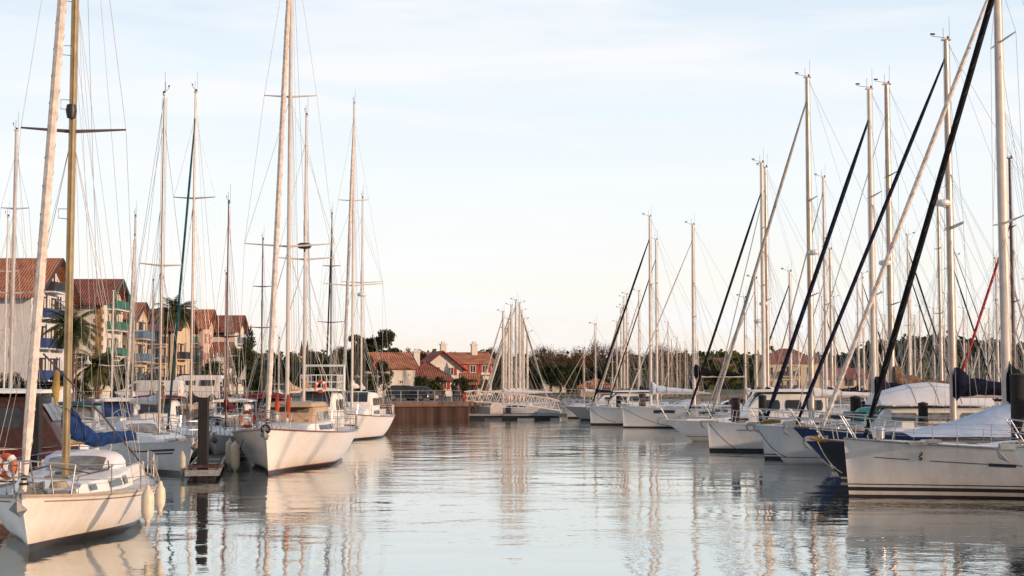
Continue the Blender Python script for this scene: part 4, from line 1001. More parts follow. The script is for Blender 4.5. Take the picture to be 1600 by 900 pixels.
# centre
for px, yt, wp, Y, key, lb in [(654, 586, 22, 165, 'round1', 'dark tree right of the plain white house'), (665, 582, 26, 158, 'bush', 'small dark shrub beside the russet palm'), (712, 590, 22, 160, 'round1', 'dark bushy tree in front of the timbered house'), (722, 586, 26, 162, 'round2', 'olive tree before the orange roofed lodge'),
        (746, 584, 26, 178, 'round1', 'dark tree right of the timbered house, left of the cluster of masts'), (762, 542, 50, 215, 'round1', 'tall dark tree behind the left edge of the mast cluster'), (655, 545, 36, 260, 'round1', 'dark tree top above the red cottage roof'), (640, 542, 36, 262, 'round2', 'rounded tree top above the plain white house'),
        (683, 548, 26, 265, 'round2', 'small tree top above the cottage chimney'), (712, 549, 26, 266, 'round1', 'small dark tree top behind the timbered house ridge')]:
    tpx(key, 'broadleaf_tree' if key != 'bush' else 'shrub', lb, px, yt, wp, Y, cat='tree' if key != 'bush' else 'shrub')
bl = ['bare brown winter tree behind the cluster of masts', 'bare brown winter tree in the belt right of centre', 'bare brown winter tree near the gabled house']
for i in range(22):
    px = 778 + i * 13.5 + rnd.uniform(-4, 4); yt = 541 + 8 * math.sin(i * .9) + rnd.uniform(-4, 5) - (6 if 8 < i < 16 else 0)
    tpx('bare1' if i % 2 else 'bare2', 'bare_tree', bl[0] if px < 850 else (bl[2] if px < 905 else bl[1]), px, yt, rnd.uniform(44, 64), rnd.uniform(232, 262), group='bare trees behind the marina')
for i in range(15):
    px = 772 + i * 17 + rnd.uniform(-4, 4); tpx(('round1', 'tall', 'round2')[i % 3], 'evergreen_tree', ('dark evergreen low in front of the bare trees', 'tall dark conifer in front of the bare trees', 'olive green tree in front of the bare trees')[i % 3], px, 562 + rnd.uniform(-6, 8), rnd.uniform(28, 44), rnd.uniform(186, 226) if px < 905 else rnd.uniform(215, 228), group='evergreens in front of the bare trees')
for i in range(14):
    px = 1035 + i * 21 + rnd.uniform(-5, 5); tpx(('round1', 'round2', 'bush')[i % 3], 'broadleaf_tree', ('dark rounded tree at the foot of the far hillside', 'olive green tree at the foot of the far hillside', 'low dark bushy tree at the foot of the far hillside')[i % 3], px, 566 + rnd.uniform(-5, 6), rnd.uniform(26, 40), rnd.uniform(385, 470), group='trees at the foot of the hillside')
# far woods: nobody could count these
def wood(name, pts, size, m, seed, spread, hgt, n):
    rr = random.Random(seed); V = []; Fc = []
    b = MB()
    for _ in range(n):
        x, y, z = pts(rr); cr_ = rr.uniform(.6, 1.3) * spread; k = 26
        for _ in range(k):
            d = Vector((rr.gauss(0, .5), rr.gauss(0, .5), abs(rr.gauss(0, .55)))); p = Vector((x, y, z)) + Vector((d.x * cr_, d.y * cr_, d.z * hgt))
            u = Vector((rr.gauss(0, 1), rr.gauss(0, 1), rr.gauss(0, 1))).normalized(); v = u.cross(Vector((0.3, 1, .2))).normalized(); s_ = size * rr.uniform(.5, 1.3); o = len(V)
            V += [tuple(p - u * s_), tuple(p + v * s_ * .7), tuple(p + u * s_), tuple(p - v * s_ * .7)]; Fc.append((o, o + 1, o + 2, o + 3))
    b.v = V; b.f = Fc; return tag(b.build(name, m), 'dark wood covering the distant hills', 'woodland', kind='stuff')
def on(cx, cy, rx, ry, h, seed):
    def f(rr):
        while True:
            u, v = rr.uniform(-1, 1), rr.uniform(-1, .5); r_ = math.hypot(u, v)
            if r_ < 1:
                k = max(0, 1 - r_ ** 2.2); return cx + u * rx, cy + v * ry, HQ + h * k * (1 + .25 * mnoise.noise(Vector((u * 3 + seed, v * 3, seed)))) - 1.2
    return f
wood('woodland', on(186, 640, 50, 110, 20, 1), 1.3, lf_dark, 1, 3.2, 3.0, 700)
wood('woodland', on(262, 700, 80, 110, 20, 4), 1.4, lf_dark, 2, 3.4, 3.0, 700)
wood('woodland', on(120, 760, 150, 160, 15, 2), 1.5, lf_mid, 3, 4.0, 3.4, 420)
wood('woodland', on(20, 900, 260, 120, 14, 3), 1.8, lf_mid, 4, 6, 5, 500)
wood('woodland', on(-150, 900, 220, 120, 16, 5), 1.8, lf_mid, 5, 6, 5, 500)
wood('woodland', lambda rr: (rr.uniform(-70, 320), rr.uniform(400, 600), HQ), 1.3, lf_mid, 6, 4, 4.8, 800)
# ------------------------------------------------------------------ hull paints
def hm_(name, top, stripes=((.03, ANTI),), dirt=.22, under=ANTI):
    """stripes = [(z0, z1, colour)]"""
    bands = [(-1, under)]; cur = .05
    bands.append((cur, top))
    for z0, z1, c in stripes:
        bands.append((z0, c)); bands.append((z1, top))
    return hull_mat(name, top, bands, dirt)
CREAM = (0.74, 0.68, 0.60)
h_L1 = hm_('hull_paint_weathered_cream', CREAM, ((.051, .17, ANTI),), .40)
h_L3 = hm_('hull_paint_warm_white', (0.76, 0.70, 0.64), ((.051, .10, BLK), (.10, .14, (.42, .06, .03))), .34)
h_L4 = hm_('hull_paint_soft_white', (0.74, 0.69, 0.64), ((.051, .10, BLK),), .12)
h_R1 = hm_('hull_paint_pearl', (0.66, 0.62, 0.58), ((.16, .28, BLK), (.34, .37, BLK)), .42)
h_R1.node_tree.nodes['Color Ramp'] if 'Color Ramp' in h_R1.node_tree.nodes else None
h_navy = hm_('hull_paint_navy', (0.012, 0.03, 0.10), ((.051, .20, (.6, .6, .6)),), .1)
h_black = hm_('hull_paint_black', (0.010, 0.011, 0.018), ((.051, .12, (.25, .25, .25)),), .1)
h_w = hm_('hull_paint_white', (0.76, 0.74, 0.71), ((.051, .13, BLK),), .34)
h_w2 = hm_('hull_paint_white_double_stripe', (0.74, 0.72, 0.70), ((.051, .10, ANTI), (.17, .21, BLK)), .34)
h_wm = hm_('hull_paint_white_motor', (0.70, 0.69, 0.68), ((.26, .29, BLK),), .34, under=(.5, .5, .48))
h_grey = hm_('hull_paint_grey', (0.26, 0.27, 0.28), ((.051, .10, BLK),), .15)
h_maroon = hm_('hull_paint_dark_maroon', (0.07, 0.016, 0.018), ((.051, .10, BLK),), .15)
h_wblue = hm_('hull_paint_white_blue_stripe', (0.74, 0.72, 0.70), ((.051, .12, NAVY), (.20, .26, (.02, .05, .2))), .15)

def bowat(px, py): Y = D(py); return (X(px, Y), Y)

# ================================================================== LEFT SIDE
# L1 the nearest yacht
b1 = (X(22, 26.5) + .20, 26.5)
L1, H1 = sailboat('nearest cream sailboat with gold mast and sagging blue sail cover', b1, -83, 9.4, 3.5, 1.12, 4.3, 17.2, h_L1, rake=1.1, chord=.24, mm=alu_g, spreaders=((Z(211, 31.2), 1.12),),
    fore=sail_w, fore_r=.095, fore_top=.97, boom=dict(L=3.4, z=1.95, m=cov_blue, h=.18, yaw=.30, style='sag', rise=.0), hoodm=cov_white, n_st=5, rail_m=mat('dirty_beige_rail', (.42,.33,.24), .6), helix=True, cab=(.20, .68), cabh=(.22, .40),
    win=((.22, .31), (.50, .68), (.74, .84)), stern=.62, wr=.006, railm=galv)
for k, (x0, x1) in enumerate(((-.2, .35), (1.0, 1.25))): pass
b = MB(); b.tube([(H1.L / 2 - 4.2, -.20, 2.75), (H1.L / 2 - 4.2, -.22, 3.1), (H1.L / 2 - 4.2, -.19, 3.5)], [.03, .09, .05], 9, sq=.6); b.build('rolled_flag', yellow, L1, smooth=True)
b = MB(); b.lathe([(.02, -.16), (.09, -.15), (.12, 0), (.10, .14), (.02, .16)], (H1.L / 2 - 4.12, 0, Z(182, 31.2)), 10); b.build('mast_lamp', blackp, L1, smooth=True)
b = MB(); b.tube([(H1.L / 2 - 2.0, -.05, 3.8), (H1.L / 2 - 4.2, .75, 2.55), (0, 1.55, 1.45)], .02, 5); b.build('halyard_line', darkrope, L1)
for zz in (5.2, 7.0, 9.4, 10.6, 11.8):
    b = MB(); b.tube([(H1.L / 2 - 4.3, 0, zz), (H1.L / 2 - 4.3, -.26, zz), (H1.L / 2 - 4.3, -.26, zz - .2), (H1.L / 2 - 4.3, -.04, zz - .22)], .010, 4); b.build('mast_step', steel, L1)
b = MB()
for k in range(4): b.torus((H1.L / 2 - 1.35, .42, 1.20 + .03 * k), .17 - .01 * k, .018, 'z', 16, 5)
b.build('rope_coil', ropem, L1)
b = MB(); b.box((H1.L / 2 - .95, -.12, 1.24), (.34, .22, .2), top=(.8, .8)); b.lathe([(.09, -.14), (.06, -.05), (.06, .05), (.09, .14)], (H1.L / 2 - .95, .08, 1.26), 10, 'y'); b.build('windlass', galv, L1)
for xx, yy in ((H1.L / 2 - 2.1, .62), (H1.L / 2 - 5.9, .95)): b = MB(); b.lathe([(.05, 0), (.045, .10), (.08, .14), (.09, .20), (.05, .23)], (xx, yy, H1.deckz(xx, yy)), 10); b.build('deck_vent', steel, L1, smooth=True)
b = MB(); b.tube([(H1.L / 2 - 3.4, -.75, 1.33), (H1.L / 2 - 2.9, -.1, 1.52), (H1.L / 2 - 3.3, .7, 1.34), (H1.L / 2 - 4.4, .9, 1.36), (H1.L / 2 - 5.2, .75, 1.5)], .014, 5); b.build('loose_line', darkrope, L1)
H1.patch(H1.L / 2 - .5, -H1.L / 2 + .3, lambda t: H1.sheer(t) - .11, lambda t: H1.sheer(t) - .085, 'rubbing_line', teak, L1, n=26)
# bow-rope hawse streak and mooring ropes
def mooring(a, c, label, sag=.25, m=ropem, r=.016):
    P = [Vector(a).lerp(Vector(c), k / 8) - Vector((0, 0, sag * math.sin(math.pi * k / 8))) for k in range(9)]
    b = MB(); b.tube(P, r, 5); return tag(b.build('mooring_rope', m), label, 'rope', 'mooring ropes')
fender((X(243, 29), 28.6, .80), .60, .13, 'left and larger of the two cream fenders on the nearest sailboat', top=(-.15, .1, .85))
fender((X(258, 30.2), 30.0, .84), .50, .11, 'right and smaller of the two cream fenders on the nearest sailboat', top=(-.2, .1, .8))
lifebuoy((X(6, 26.6), 26.9, Z(728, 26.9)), R(70), .17, 'dirty orange lifebuoy at the bow rail of the nearest sailboat')

# L0 maroon launch behind
L0, H0 = motorboat('old motor launch with dark brown cabin, maroon topsides and white roof behind the dark pile', (X(150, 45), 45), 3, 10.5, 3.4, 1.35, h_w2, rake=.7, cabm=mat('dark_brown_varnish', (0.055, 0.022, 0.018), .4, var=.25, scale=4), z_roof=Z(614, 44), roofm=gel, rub_m=teak, xa=.07, xb=.55, roof_aft=2.6, win=glass)
b = MB(); b.box((-1.6, 0, Z(612, 44) + .30), (.95, .7, .32), top=(.9, .85)); b.build('roof_locker', gel, L0)
b = MB(); b.tube([(2.0, .9, 1.5), (2.0, .9, 2.6)], .03, 5); b.build('flag_pole', steel, L0)
H0.patch(4.9, -5.0, lambda t: H0.sheer(t) - .42, lambda t: H0.sheer(t) - .05, 'maroon_topside', mat('maroon_varnish', (0.09, 0.014, 0.014), .35, var=.25, scale=4), L0, n=20)
tag(L0, 'old motor launch with dark brown cabin, maroon topsides and white roof behind the dark pile')
# small white motorboat with blue windscreen
motorboat('small white motorboat with blue tinted windows left of the gold mast boats', (X(186, 62), 62), -75, 6.8, 2.5, 1.1, h_w, rake=.8, z_roof=Z(627, 64), win=mat('blue_tinted_glass', (.02, .04, .12), .08, spec=.8), xa=.28, xb=.72)
motorboat('white cabin boat with dark blue canvas at far left by the quay', (X(60, 82), 82), -80, 8.5, 2.9, 1.3, h_wblue, rake=.9, z_roof=Z(600, 84), roofm=cov_navy, xa=.3, xb=.8)
# L2
L2, H2 = sailboat('white sloop with black arrow stripe, bow just left of the finger pontoon pile', (X(304, 49.7), 49.7), -58, 9.8, 3.2, 1.25, 3.7, Z(150, 53), h_w, rake=.75, chord=.15, mm=alu, spreaders=((7.6, .8),), fore=None,
    boom=dict(L=3.4, z=2.5, m=cov_white, h=.14), hoodm=cov_white, n_st=5, wr=.008)
H2.patch(1.6, 4.1, lambda t: H2.sheer(t) - .34, lambda t: H2.sheer(t) - .26, 'hull_stripe', blackp, L2)
H2.patch(2.9, 4.0, lambda t: H2.sheer(t) - .44, lambda t: H2.sheer(t) - .39, 'hull_stripe', blackp, L2)
fender((X(295, 50.0), 49.3, .50), .62, .12, 'cream fender hanging at the bow of the white sloop by the pile')
# L2c teal furler
sailboat('white sailboat with teal edged furled sail and reddish mast behind the sloop', (X(262, 57), 57), -93, 9.5, 3.1, 1.2, 3.5, Z(145, 60.5), h_w, rake=.7, chord=.15, mm=alu, spreaders=((Z(310, 60.5), .9),), fore=cov_teal, fore_r=.05,
    boom=dict(L=3.2, z=2.4, m=cov_navy, h=.15), hoodm=cov_navy, n_st=4, detail=1, rake_=0) if False else sailboat('white sailboat with teal furled sail behind the sloop', (X(262, 57), 57), -93, 9.5, 3.1, 1.2, 3.5, Z(145, 60.5), h_w, rake=.7, chord=.15, mm=alu, spreaders=((Z(310, 60.5), .9),), fore=cov_teal, fore_r=.05,
    boom=dict(L=3.2, z=2.4, m=cov_navy, h=.15), hoodm=cov_navy, n_st=4, detail=1)
# small boat with dark red mast
sailboat('small white sailboat with short dark red mast behind the pontoon pile', (X(338, 58), 58), -88, 7.6, 2.6, 1.15, 2.6, Z(318, 60.5), h_w2, rake=.5, chord=.11, mm=alu_r, spreaders=((5.2, .6),), fore=None, boom=dict(L=2.6, z=2.1, m=cov_maroon, h=.16), n_st=4, detail=1, hoodm=cov_tan)
# more small craft filling the berths between the nearest sailboat and the quay
motorboat('white cabin cruiser with teal canopy behind the gold mast', (X(128, 57), 57), -70, 7.5, 2.7, 1.2, h_wblue, rake=.8, z_roof=Z(634, 59), roofm=cov_teal, xa=.30, xb=.75, win=glassg)
motorboat('white fishing boat with maroon wheelhouse roof left of the sloop mast', (X(236, 66), 66), -82, 7.0, 2.6, 1.2, h_w2, rake=.7, z_roof=Z(622, 68), roofm=cov_maroon, xa=.25, xb=.6)
motorboat('small grey hulled cabin boat behind the short dark red mast', (X(352, 70), 70), -86, 6.5, 2.5, 1.1, h_grey, rake=.7, z_roof=Z(628, 72), roofm=gel, xa=.30, xb=.7)
# L2f maroon cover cabin
motorboat('white cabin boat under a maroon canvas awning behind the big ketch', (X(402, 76), 76), -86, 8.5, 3.0, 1.2, h_w, rake=.8, z_roof=Z(622, 78), roofm=cov_maroon, cabm=cov_maroon, xa=.35, xb=.85, crown=.25)
# L3 big ketch
b3 = (X(417, 50.0), 50.0)
L3, H3 = sailboat('big white ketch with red brown rail, tan deckhouse and two tall masts', b3, -89, 13.6, 4.75, 1.62, 5.2, 21.5, h_L3, rake=.9, chord=.21, mm=alu_w, spreaders=((Z(386, 55.4), 1.75), (Z(153, 55.4), 1.03)), fore=sail_w, fore_r=.10, fore_top=.98,
    boom=dict(L=3.6, z=2.9, m=cov_tan, h=.18), hoodm=None, n_st=6, rail_m=varn, helix=True, cab=(.30, .62), cabh=(.35, .45), stern=.8, wr=.0075, railm=galv, anchor_on=True, bow_x=6.5,
    mizzen=dict(mx=-3.4, H=Z(188, 61), chord=.17, mm=alu_w, spreaders=((Z(408, 61), 1.2),), fore=None, boom=dict(L=2.4, z=3.0, m=cov_tan, h=.15), radar=(Z(392, 61) + .1, .55, blackp), name='mizzen_mast', wr=.008))
# tan deckhouse
dh = Cabin(H3, 1.5, -2.2, 1.05, 1.3, .85, .88, slope=.9, zb=1.5); dh.build(cov_tan, L3, 'deckhouse'); dh.window(.5, -.5, .35, .8, m=glassg, frame=False); dh.window(-.6, -1.8, .35, .8, m=glassg, frame=False)
tp = Cabin(H3, 1.6, -2.4, 1.0, 1.15, .10, .12, slope=.5, zb=2.36); tp.build(cov_tan, L3, 'deckhouse_roof')
dh.windscreen(glassg, .45, .8)
b = MB(); b.lathe([(.04, 1.7), (.15, 1.72), (.20, 1.9), (.15, 2.05), (.03, 2.08)], (5.6, .15, .12), 12); b.build('bow_lantern', galv, L3, smooth=True)
for dy in (-.30, .12):
    o = MB(); o.tube([(2.15, dy, 1.9), (2.1, dy, 2.35), (2.15, dy, 2.8)], [.04, .10, .04], 8, sq=.5); o.build('rolled_cloth', mat('orange_red_cloth', (.6, .09, .03), .8, var=.2), L3, smooth=True)
b = MB(); b.torus((6.85, 0, 1.62), .14, .045, 'x', 16, 6); b.box((6.72, 0, 1.42), (.10, .12, .34)); b.build('stem_fitting', blackp, L3)
lifebuoy((X(388, 56), 56, Z(655, 56)), R(95), .28, 'orange lifebuoy on the left rail of the big ketch')
fender((X(363, 53.5), 53.3, .62), .95, .16, 'left of the two cream fenders hanging beside the big ketch')
fender((X(373, 53), 52.6, .55), .98, .17, 'right of the two cream fenders hanging beside the big ketch')
# flybridge cruiser
L5, H5 = motorboat('white flybridge cruiser with high railed deck between the tall masts', (X(502, 73), 68), -90, 10.5, 2.5, 1.4, h_w, rake=.9, z_roof=Z(611, 70.5), fly=Z(571, 73.5), xa=.30, xb=.62, roofm=gel)
lifebuoy((X(501, 70), 70.0, Z(604, 70)), R(90), .24, 'orange lifebuoy on the white flybridge front')
# L4
L4, H4 = sailboat('white ketch with plain wooden rail on the channel side behind the big ketch', (X(536, 79), 79), -90, 12.5, 4.4, 1.55, 4.6, Z(165, 84), h_L4, rake=.7, chord=.20, mm=alu_w, spreaders=((Z(447, 84), 1.75), (Z(315, 84), .9)), fore=sail_w, fore_r=.09, fore_top=.96,
    boom=dict(L=3.6, z=3.0, m=cov_white, h=.16), n_st=6, rail_m=varn, cab=(.28, .60), cabh=(.5, .6), stern=.8, detail=1,
    mizzen=dict(mx=-3.4, H=Z(312, 89), chord=.16, mm=alu_w, spreaders=((Z(465, 89) + .9, 1.3),), fore=None, radar=(Z(461, 89), -.3), boom=dict(L=2.2, z=2.9, m=cov_white, h=.13)), hoodm=cov_white)
c4 = Cabin(H4, 1.6, -2.0, 1.2, 1.35, 1.25, 1.25, slope=.7, zb=1.45); c4.build(gel, L4, 'pilot_house'); c4.windscreen(glass, .35, .85); c4.window(.8, -.4, .45, .85, m=glass, frame=False); c4.window(-.5, -1.8, .45, .85, m=glass, frame=False)

# simple medium boats behind on the left (mast px, top, d, mast paint)
def mid(label, px, ytop, Y, head, L=9.5, fb=1.15, mm=alu, fore=None, cov=cov_navy, spr=.5, hm=None, J=None, group=None, chord=.15, fore_r=.07, radar=None, fore_top=.93, bpx=None, H=None, wr=.0062, hood_=None, cabin=True):
    a = R(head); H = H or Z(ytop, Y); J = J or min(.42 * L, .30 * H)
    bow = (X(px, Y) + math.cos(a) * J, Y + math.sin(a) * J)
    return sailboat(label, bow, head, L, L * .32, fb, J, H, hm or h_w, group=group, rake=.6, chord=chord, mm=mm, spreaders=((H * spr, .9), (H * .76, .6)) if H > 12 else ((H * spr, .75),), fore=fore, fore_r=fore_r, fore_top=fore_top,
                    boom=dict(L=min(3.8, L * .36), z=fb + 1.25, m=cov, h=.16), n_st=4, detail=1, wheel=False, radar=radar, wr=wr, hoodm=hood_)
mid('white sailboat with navy boom bag nearest the quay lamp', 352, 470, 84, -88, 8, mm=alu, cov=cov_navy, H=Z(430, 84), hood_=cov_navy)
mid('white sailboat with thin mast between the white van and the sloop', 176, 420, 80, -84, 8, mm=alu_w, cov=cov_black, H=Z(455, 80), hood_=cov_black)
mid('white sailboat with grey mast at the left edge, masthead below the long gold one', 18, 205, 62, -85, 10, mm=alu_w, chord=.24, hm=h_w, cov=cov_navy)
mid('white sailboat with thin mast cut by the left edge', 8, 340, 76, -85, 9, mm=alu_w, cov=cov_blue)
mid('white sailboat with short mast in front of the white van', 208, 340, 74, -80, 8.5, mm=alu, cov=cov_white, fore=sail_w)
mid('white sailboat with very short mast behind the sloop', 238, 440, 88, -80, 8, mm=alu, cov=cov_navy, H=Z(440, 88))
mid('white sailboat with grey mast left of the big ketch', 409, 375, 88, -88, 9, mm=alu_d, cov=cov_brown, spr=.55)
mid('white sailboat with dark mast between the two ketches', 517, 335, 96, -88, 9.5, mm=alu_d, cov=cov_navy, fore=cov_navy, fore_r=.05)
mid('white sailboat with thin mast just right of the big ketch masts', 436, 530, 100, -88, 7, mm=alu, cov=cov_white, H=Z(530, 100))

# finger pontoon and piles on the left
pon = mat('pontoon_deck_planks', (0.12, 0.085, 0.06), .85, var=.3, scale=3, stretch=(1, 8, 1), bump=.01)
def pontoon(p0, p1, wdt, label, z=.38, group='floating pontoons'):
    L = math.hypot(p1[0] - p0[0], p1[1] - p0[1]); a = math.atan2(p1[1] - p0[1], p1[0] - p0[0]); o = empty('pontoon', (p0[0], p0[1], 0), a, label=label, cat='pontoon', group=group)
    b = MB(); b.box((L / 2, 0, z), (L, wdt, .07)); b.build('deck', pon, o)
    s = MB()
    for sg in (1, -1): s.box((L / 2, sg * (wdt / 2 + .03), z - .05), (L, .06, .2))
    for xx in (-.03, L + .03): s.box((xx, 0, z - .05), (.06, wdt + .12, .2))
    s.build('edge_beam', galv, o)
    k = 0
    while k < L - 1: f = MB(); f.box((k + .9, 0, .05), (1.4, wdt * .8, .58)); f.build('float', blackp, o); k += 3
    for q in range(int(L / 3)): c = MB(); c.box((q * 3 + .4, wdt / 2 - .12, z + .09), (.3, .06, .1)); c.build('cleat', galv, o)
    return o
def pile(px, ytop, Y, r, label, m=pile_m, cap=True, square=False, z0=-1.5):
    z = Z(ytop, Y); o = empty('mooring_pile', (X(px, Y), Y, 0), 0, label=label, cat='mooring pile', group='mooring piles')
    b = MB()
    if square: b.box((0, 0, (z + z0) / 2), (2 * r, 2 * r, z - z0))
    else: b.lathe([(r, z0), (r * 1.02, 0), (r, z * .6), (r * .98, z)], (0, 0, 0), 14)
    b.build('post', m, o, smooth=not square)
    if cap: c = MB(); c.lathe([(r * 1.06, z), (r * 1.06, z + .05), (r * .2, z + .10)], (0, 0, 0), 14); c.build('pile_cap', rub, o, smooth=True)
    return o
pontoon((X(318, 47.5), 47.6), (X(352, 62), 60), 1.0, 'short finger pontoon between the sloop and the big ketch', z=.30)
pile(320, 621, 47.8, .155, 'dark square pile at the end of the left finger pontoon', square=True, cap=False)
pile(57, 620, 36, .155, 'thick dark pile behind the bow of the nearest sailboat', square=True)
b = MB(); b.box((0, 0, 0), (1.05, .08, .10)); b.box((0, .7, 0), (1.05, .08, .10)); b.box((-.5, .35, 0), (.07, .7, .1)); b.box((.5, .35, 0), (.07, .7, .1)); q = b.build('pile_guide', pile_r); q.location = (X(320, 47.3), 47.45, .47); tag(q, 'grey steel guide frame around the pontoon end pile', 'pile guide')
pontoon((-24, 100), (-11, 100), 1.6, 'main pontoon hidden behind the left row of boats')
mooring((X(380, 51.5), 51.8, 1.2), (X(338, 52), 55, .42), 'dark slack rope from the big ketch bow to the finger pontoon', .3, darkrope)
mooring((X(48, 27.4), 27.6, 1.05), (X(-30, 33), 34, .5), 'pale bow rope of the nearest sailboat', .1)

# ================================================================== RIGHT SIDE
bR1 = bowat(1316, 776)
YR1 = bR1[1]
R1, HR1 = sailboat('large pearl white sailboat with double black waterline stripe at the right edge', bR1, 180, 15.2, 4.5, 1.64, 7.0, 23.5, h_R1, rake=.16, chord=.3, mm=alu_w, spreaders=((9, 1.2), (16, 1)), fore=cov_black, fore_r=.092, fore_top=.955, bow_x=7.6 - .6,
    boom=dict(L=5.6, z=3.0, m=cov_black, h=.3), n_st=7, rail_m=galv, cab=(.26, .66), cabh=(.16, .34), deck_m=gel, anchor_on=False, pbow=1.0, pmid=.25, ent=1.9)
HR1.patch(5.95, 6.85, lambda t: HR1.sheer(t) - .47, lambda t: HR1.sheer(t) - .45, 'hull_stripe', blackp, R1)
HR1.patch(1.0, 5.4, lambda t: HR1.sheer(t) - .47, lambda t: HR1.sheer(t) - .45, 'hull_stripe', blackp, R1, n=20)
HR1.patch(3.9, 3.2, lambda t: HR1.sheer(t) - .52, lambda t: HR1.sheer(t) - .43, 'hull_window', glass, R1)
HR1.patch(2.4, 1.6, lambda t: HR1.sheer(t) - .52, lambda t: HR1.sheer(t) - .43, 'hull_window', glass, R1)
# little sea-horse like emblem on the bow
def emblem(hull, root, x, z, s):
    pts = [(0, 1), (.35, .8), (.3, .45), (-.1, .2), (-.3, -.15), (.0, -.45), (.35, -.4), (.4, -.75), (0, -1), (-.4, -.8)]
    t = hull.t_of(x); b = MB(); P = [hull.pt(hull.t_of(x - u * s), z + v * s, 1) + Vector((0, .012, 0)) for u, v in pts]; b.tube(P, [s * .12] + [s * .2] * 8 + [s * .1], 6)
    return b.build('bow_emblem', blackp, root)
emblem(HR1, R1, 6.15 - .5, HR1.fb - .46, .11)
b = MB(); b.lathe([(.05, 0), (.16, .03), (.17, .3), (.10, .36)], (6.5, -.35, 1.62), 12); b.build('spotlight', steel, R1, smooth=True)
b = MB(); b.box((5.9, .5, 2.05), (.34, .03, .2)); b.build('rail_plate', paint_w, R1)

R2b, H2b = sailboat('black hulled sailboat with bronze bow roller and long white furled sail', (X(1268, 47.5), 47.5), 180.5, 14.5, 3.9, 1.36, 6.5, 18.6, h_black, rake=1.3, chord=.34, mm=alu_w, spreaders=((Z(352, 48), 1.5), (Z(72, 48), 1.2)), fore=sail_w, fore_r=.078, fore_top=.92,
    boom=dict(L=5.0, z=2.6, m=cov_black, h=.40), n_st=6, rail_m=teak, cab=(.22, .70), cabh=(.2, .36), deck_m=gel, hoodm=None, helix=True)
# pale blue boat tent over the deck
b = MB(); rows = []
for i in range(9):
    f = i / 8; x = lerp(4.4, -2.2, f); rz = 1.62 + 1.25 * sm(f * 1.25) + .03 * math.sin(i * 2.2); w_ = 1.55
    rows.append([(x, w_ * a, lerp(rz, 1.5 if abs(a) > .9 else rz - (rz - 1.5) * abs(a) * 1.05, min(1, abs(a) * 1.0))) for a in (-1, -.66, -.33, 0, .33, .66, 1)])
b.grid(rows); b.build('boat_tent', cov_pale, R2b, smooth=True)
b = MB(); b.tube([(7.35, .10, 1.42), (7.0, .05, 1.34), (6.6, .2, 1.30)], [.05, .08, .05], 8); b.tube([(7.4, -.12, 1.42), (6.9, -.18, 1.3)], [.04, .06], 8); b.build('bow_fitting', brass, R2b, smooth=True)
# black stack pack with small red badge hanging by the mast: its badge
b = MB(); b.box((7.25 - 7.1, .35, 3.2), (.30, .02, .14)); b.build('cover_badge', redp, R2b)

R2, H2_ = sailboat('navy blue sailboat with raked bow beside the black hulled one', (X(1235, 53.2), 53.2), 179.5, 14.2, 3.7, 1.62, 6.03, Z(66, 53.4), h_navy, rake=2.0, chord=.25, mm=alu, spreaders=((Z(357, 53.4), 1.2), (9.0, 1.2)), fore=cov_navy, fore_r=.075, fore_top=.965,
    boom=dict(L=4.6, z=2.75, m=cov_navy, h=.34), n_st=6, rail_m=teak, cab=(.22, .70), cabh=(.2, .36), radar=(Z(319, 53.4), .65), hoodm=cov_teal)
R3, HR3 = motorboat('large white motor cruiser with white canopy roof and black rubbing line', (X(1174, 57.2), 57.2), 180, 13.8, 3.4, 1.56, h_wm, rake=1.7, z_roof=Z(632, 58), xa=.33, xb=.66, lowh=.35, roofm=cov_white, crown=.85, cushions=blackp, win=glassg, roof_aft=.2)
b = MB(); cover([(3.0, .3, 1.9), (2.6, .3, 2.0), (2.0, .3, 1.95), (1.7, .3, 1.85)], [.1, .28, .26, .1], [.2, .5, .5, .2], mat('sea_green_canvas', (.12, .42, .36), .8, var=.15), R3, 'stowed_tender', seed=5)
b = MB(); b.tube([(6.6, .05, 1.66), (6.2, .2, 1.72), (5.8, .1, 1.72)], [.05, .10, .07], 8); b.build('windlass', brass, R3, smooth=True)
R3b, _ = sailboat('white sailboat with plumb bow and thick navy furled sail behind the motor cruiser', (X(1187, 61.3), 61.3), 180, 12.5, 3.3, 1.45, 4.9, Z(140, 61.3), h_w2, rake=.2, chord=.24, mm=alu_w, spreaders=((Z(308, 61.3), 1.2), (7, 1.2)), fore=cov_navy, fore_r=.095, fore_top=.925,
    boom=dict(L=4.4, z=2.7, m=cov_navy, h=.28), n_st=5, hoodm=cov_navy)
R4b, _ = sailboat('white sailboat with brown mast bag and gold streaked mast', (X(1232, 64.8), 64.8), 181, 12.5, 3.0, 1.4, 4.7, Z(132, 64.8), h_w, rake=.3, chord=.28, mm=alu, spreaders=((Z(275, 64.8), 1.1), (6.8, 1.1)), fore=sail_g, fore_r=.02,
    boom=dict(L=4.4, z=2.75, m=cov_brown, h=.42), n_st=4, radar=(Z(411, 64.8), .5))
R4, HR4 = sailboat('white sailboat with plumb bow, black boot stripe, bow plank and grey furled sail', bowat(1104, 705), 180, 13.0, 3.6, 1.42, 5.0, Z(118, 67.7), h_w, rake=.12, chord=.25, mm=alu, spreaders=((Z(312, 67.7), 1.2), (Z(462, 67.7), 1.3)), fore=sail_g, fore_r=.075, fore_top=.945, bow_x=6.35,
    boom=dict(L=4.4, z=2.6, m=cov_white, h=.15), n_st=6, hoodm=cov_navy, radar=(Z(393, 67.7), -.45))
b = MB(); b.box((6.75, 0, 1.5), (1.5, .34, .07)); b.build('bowsprit_plank', gel, R4)
HR4.patch(5.2, 4.3, 1.0, 1.03, 'hull_stripe', blackp, R4)
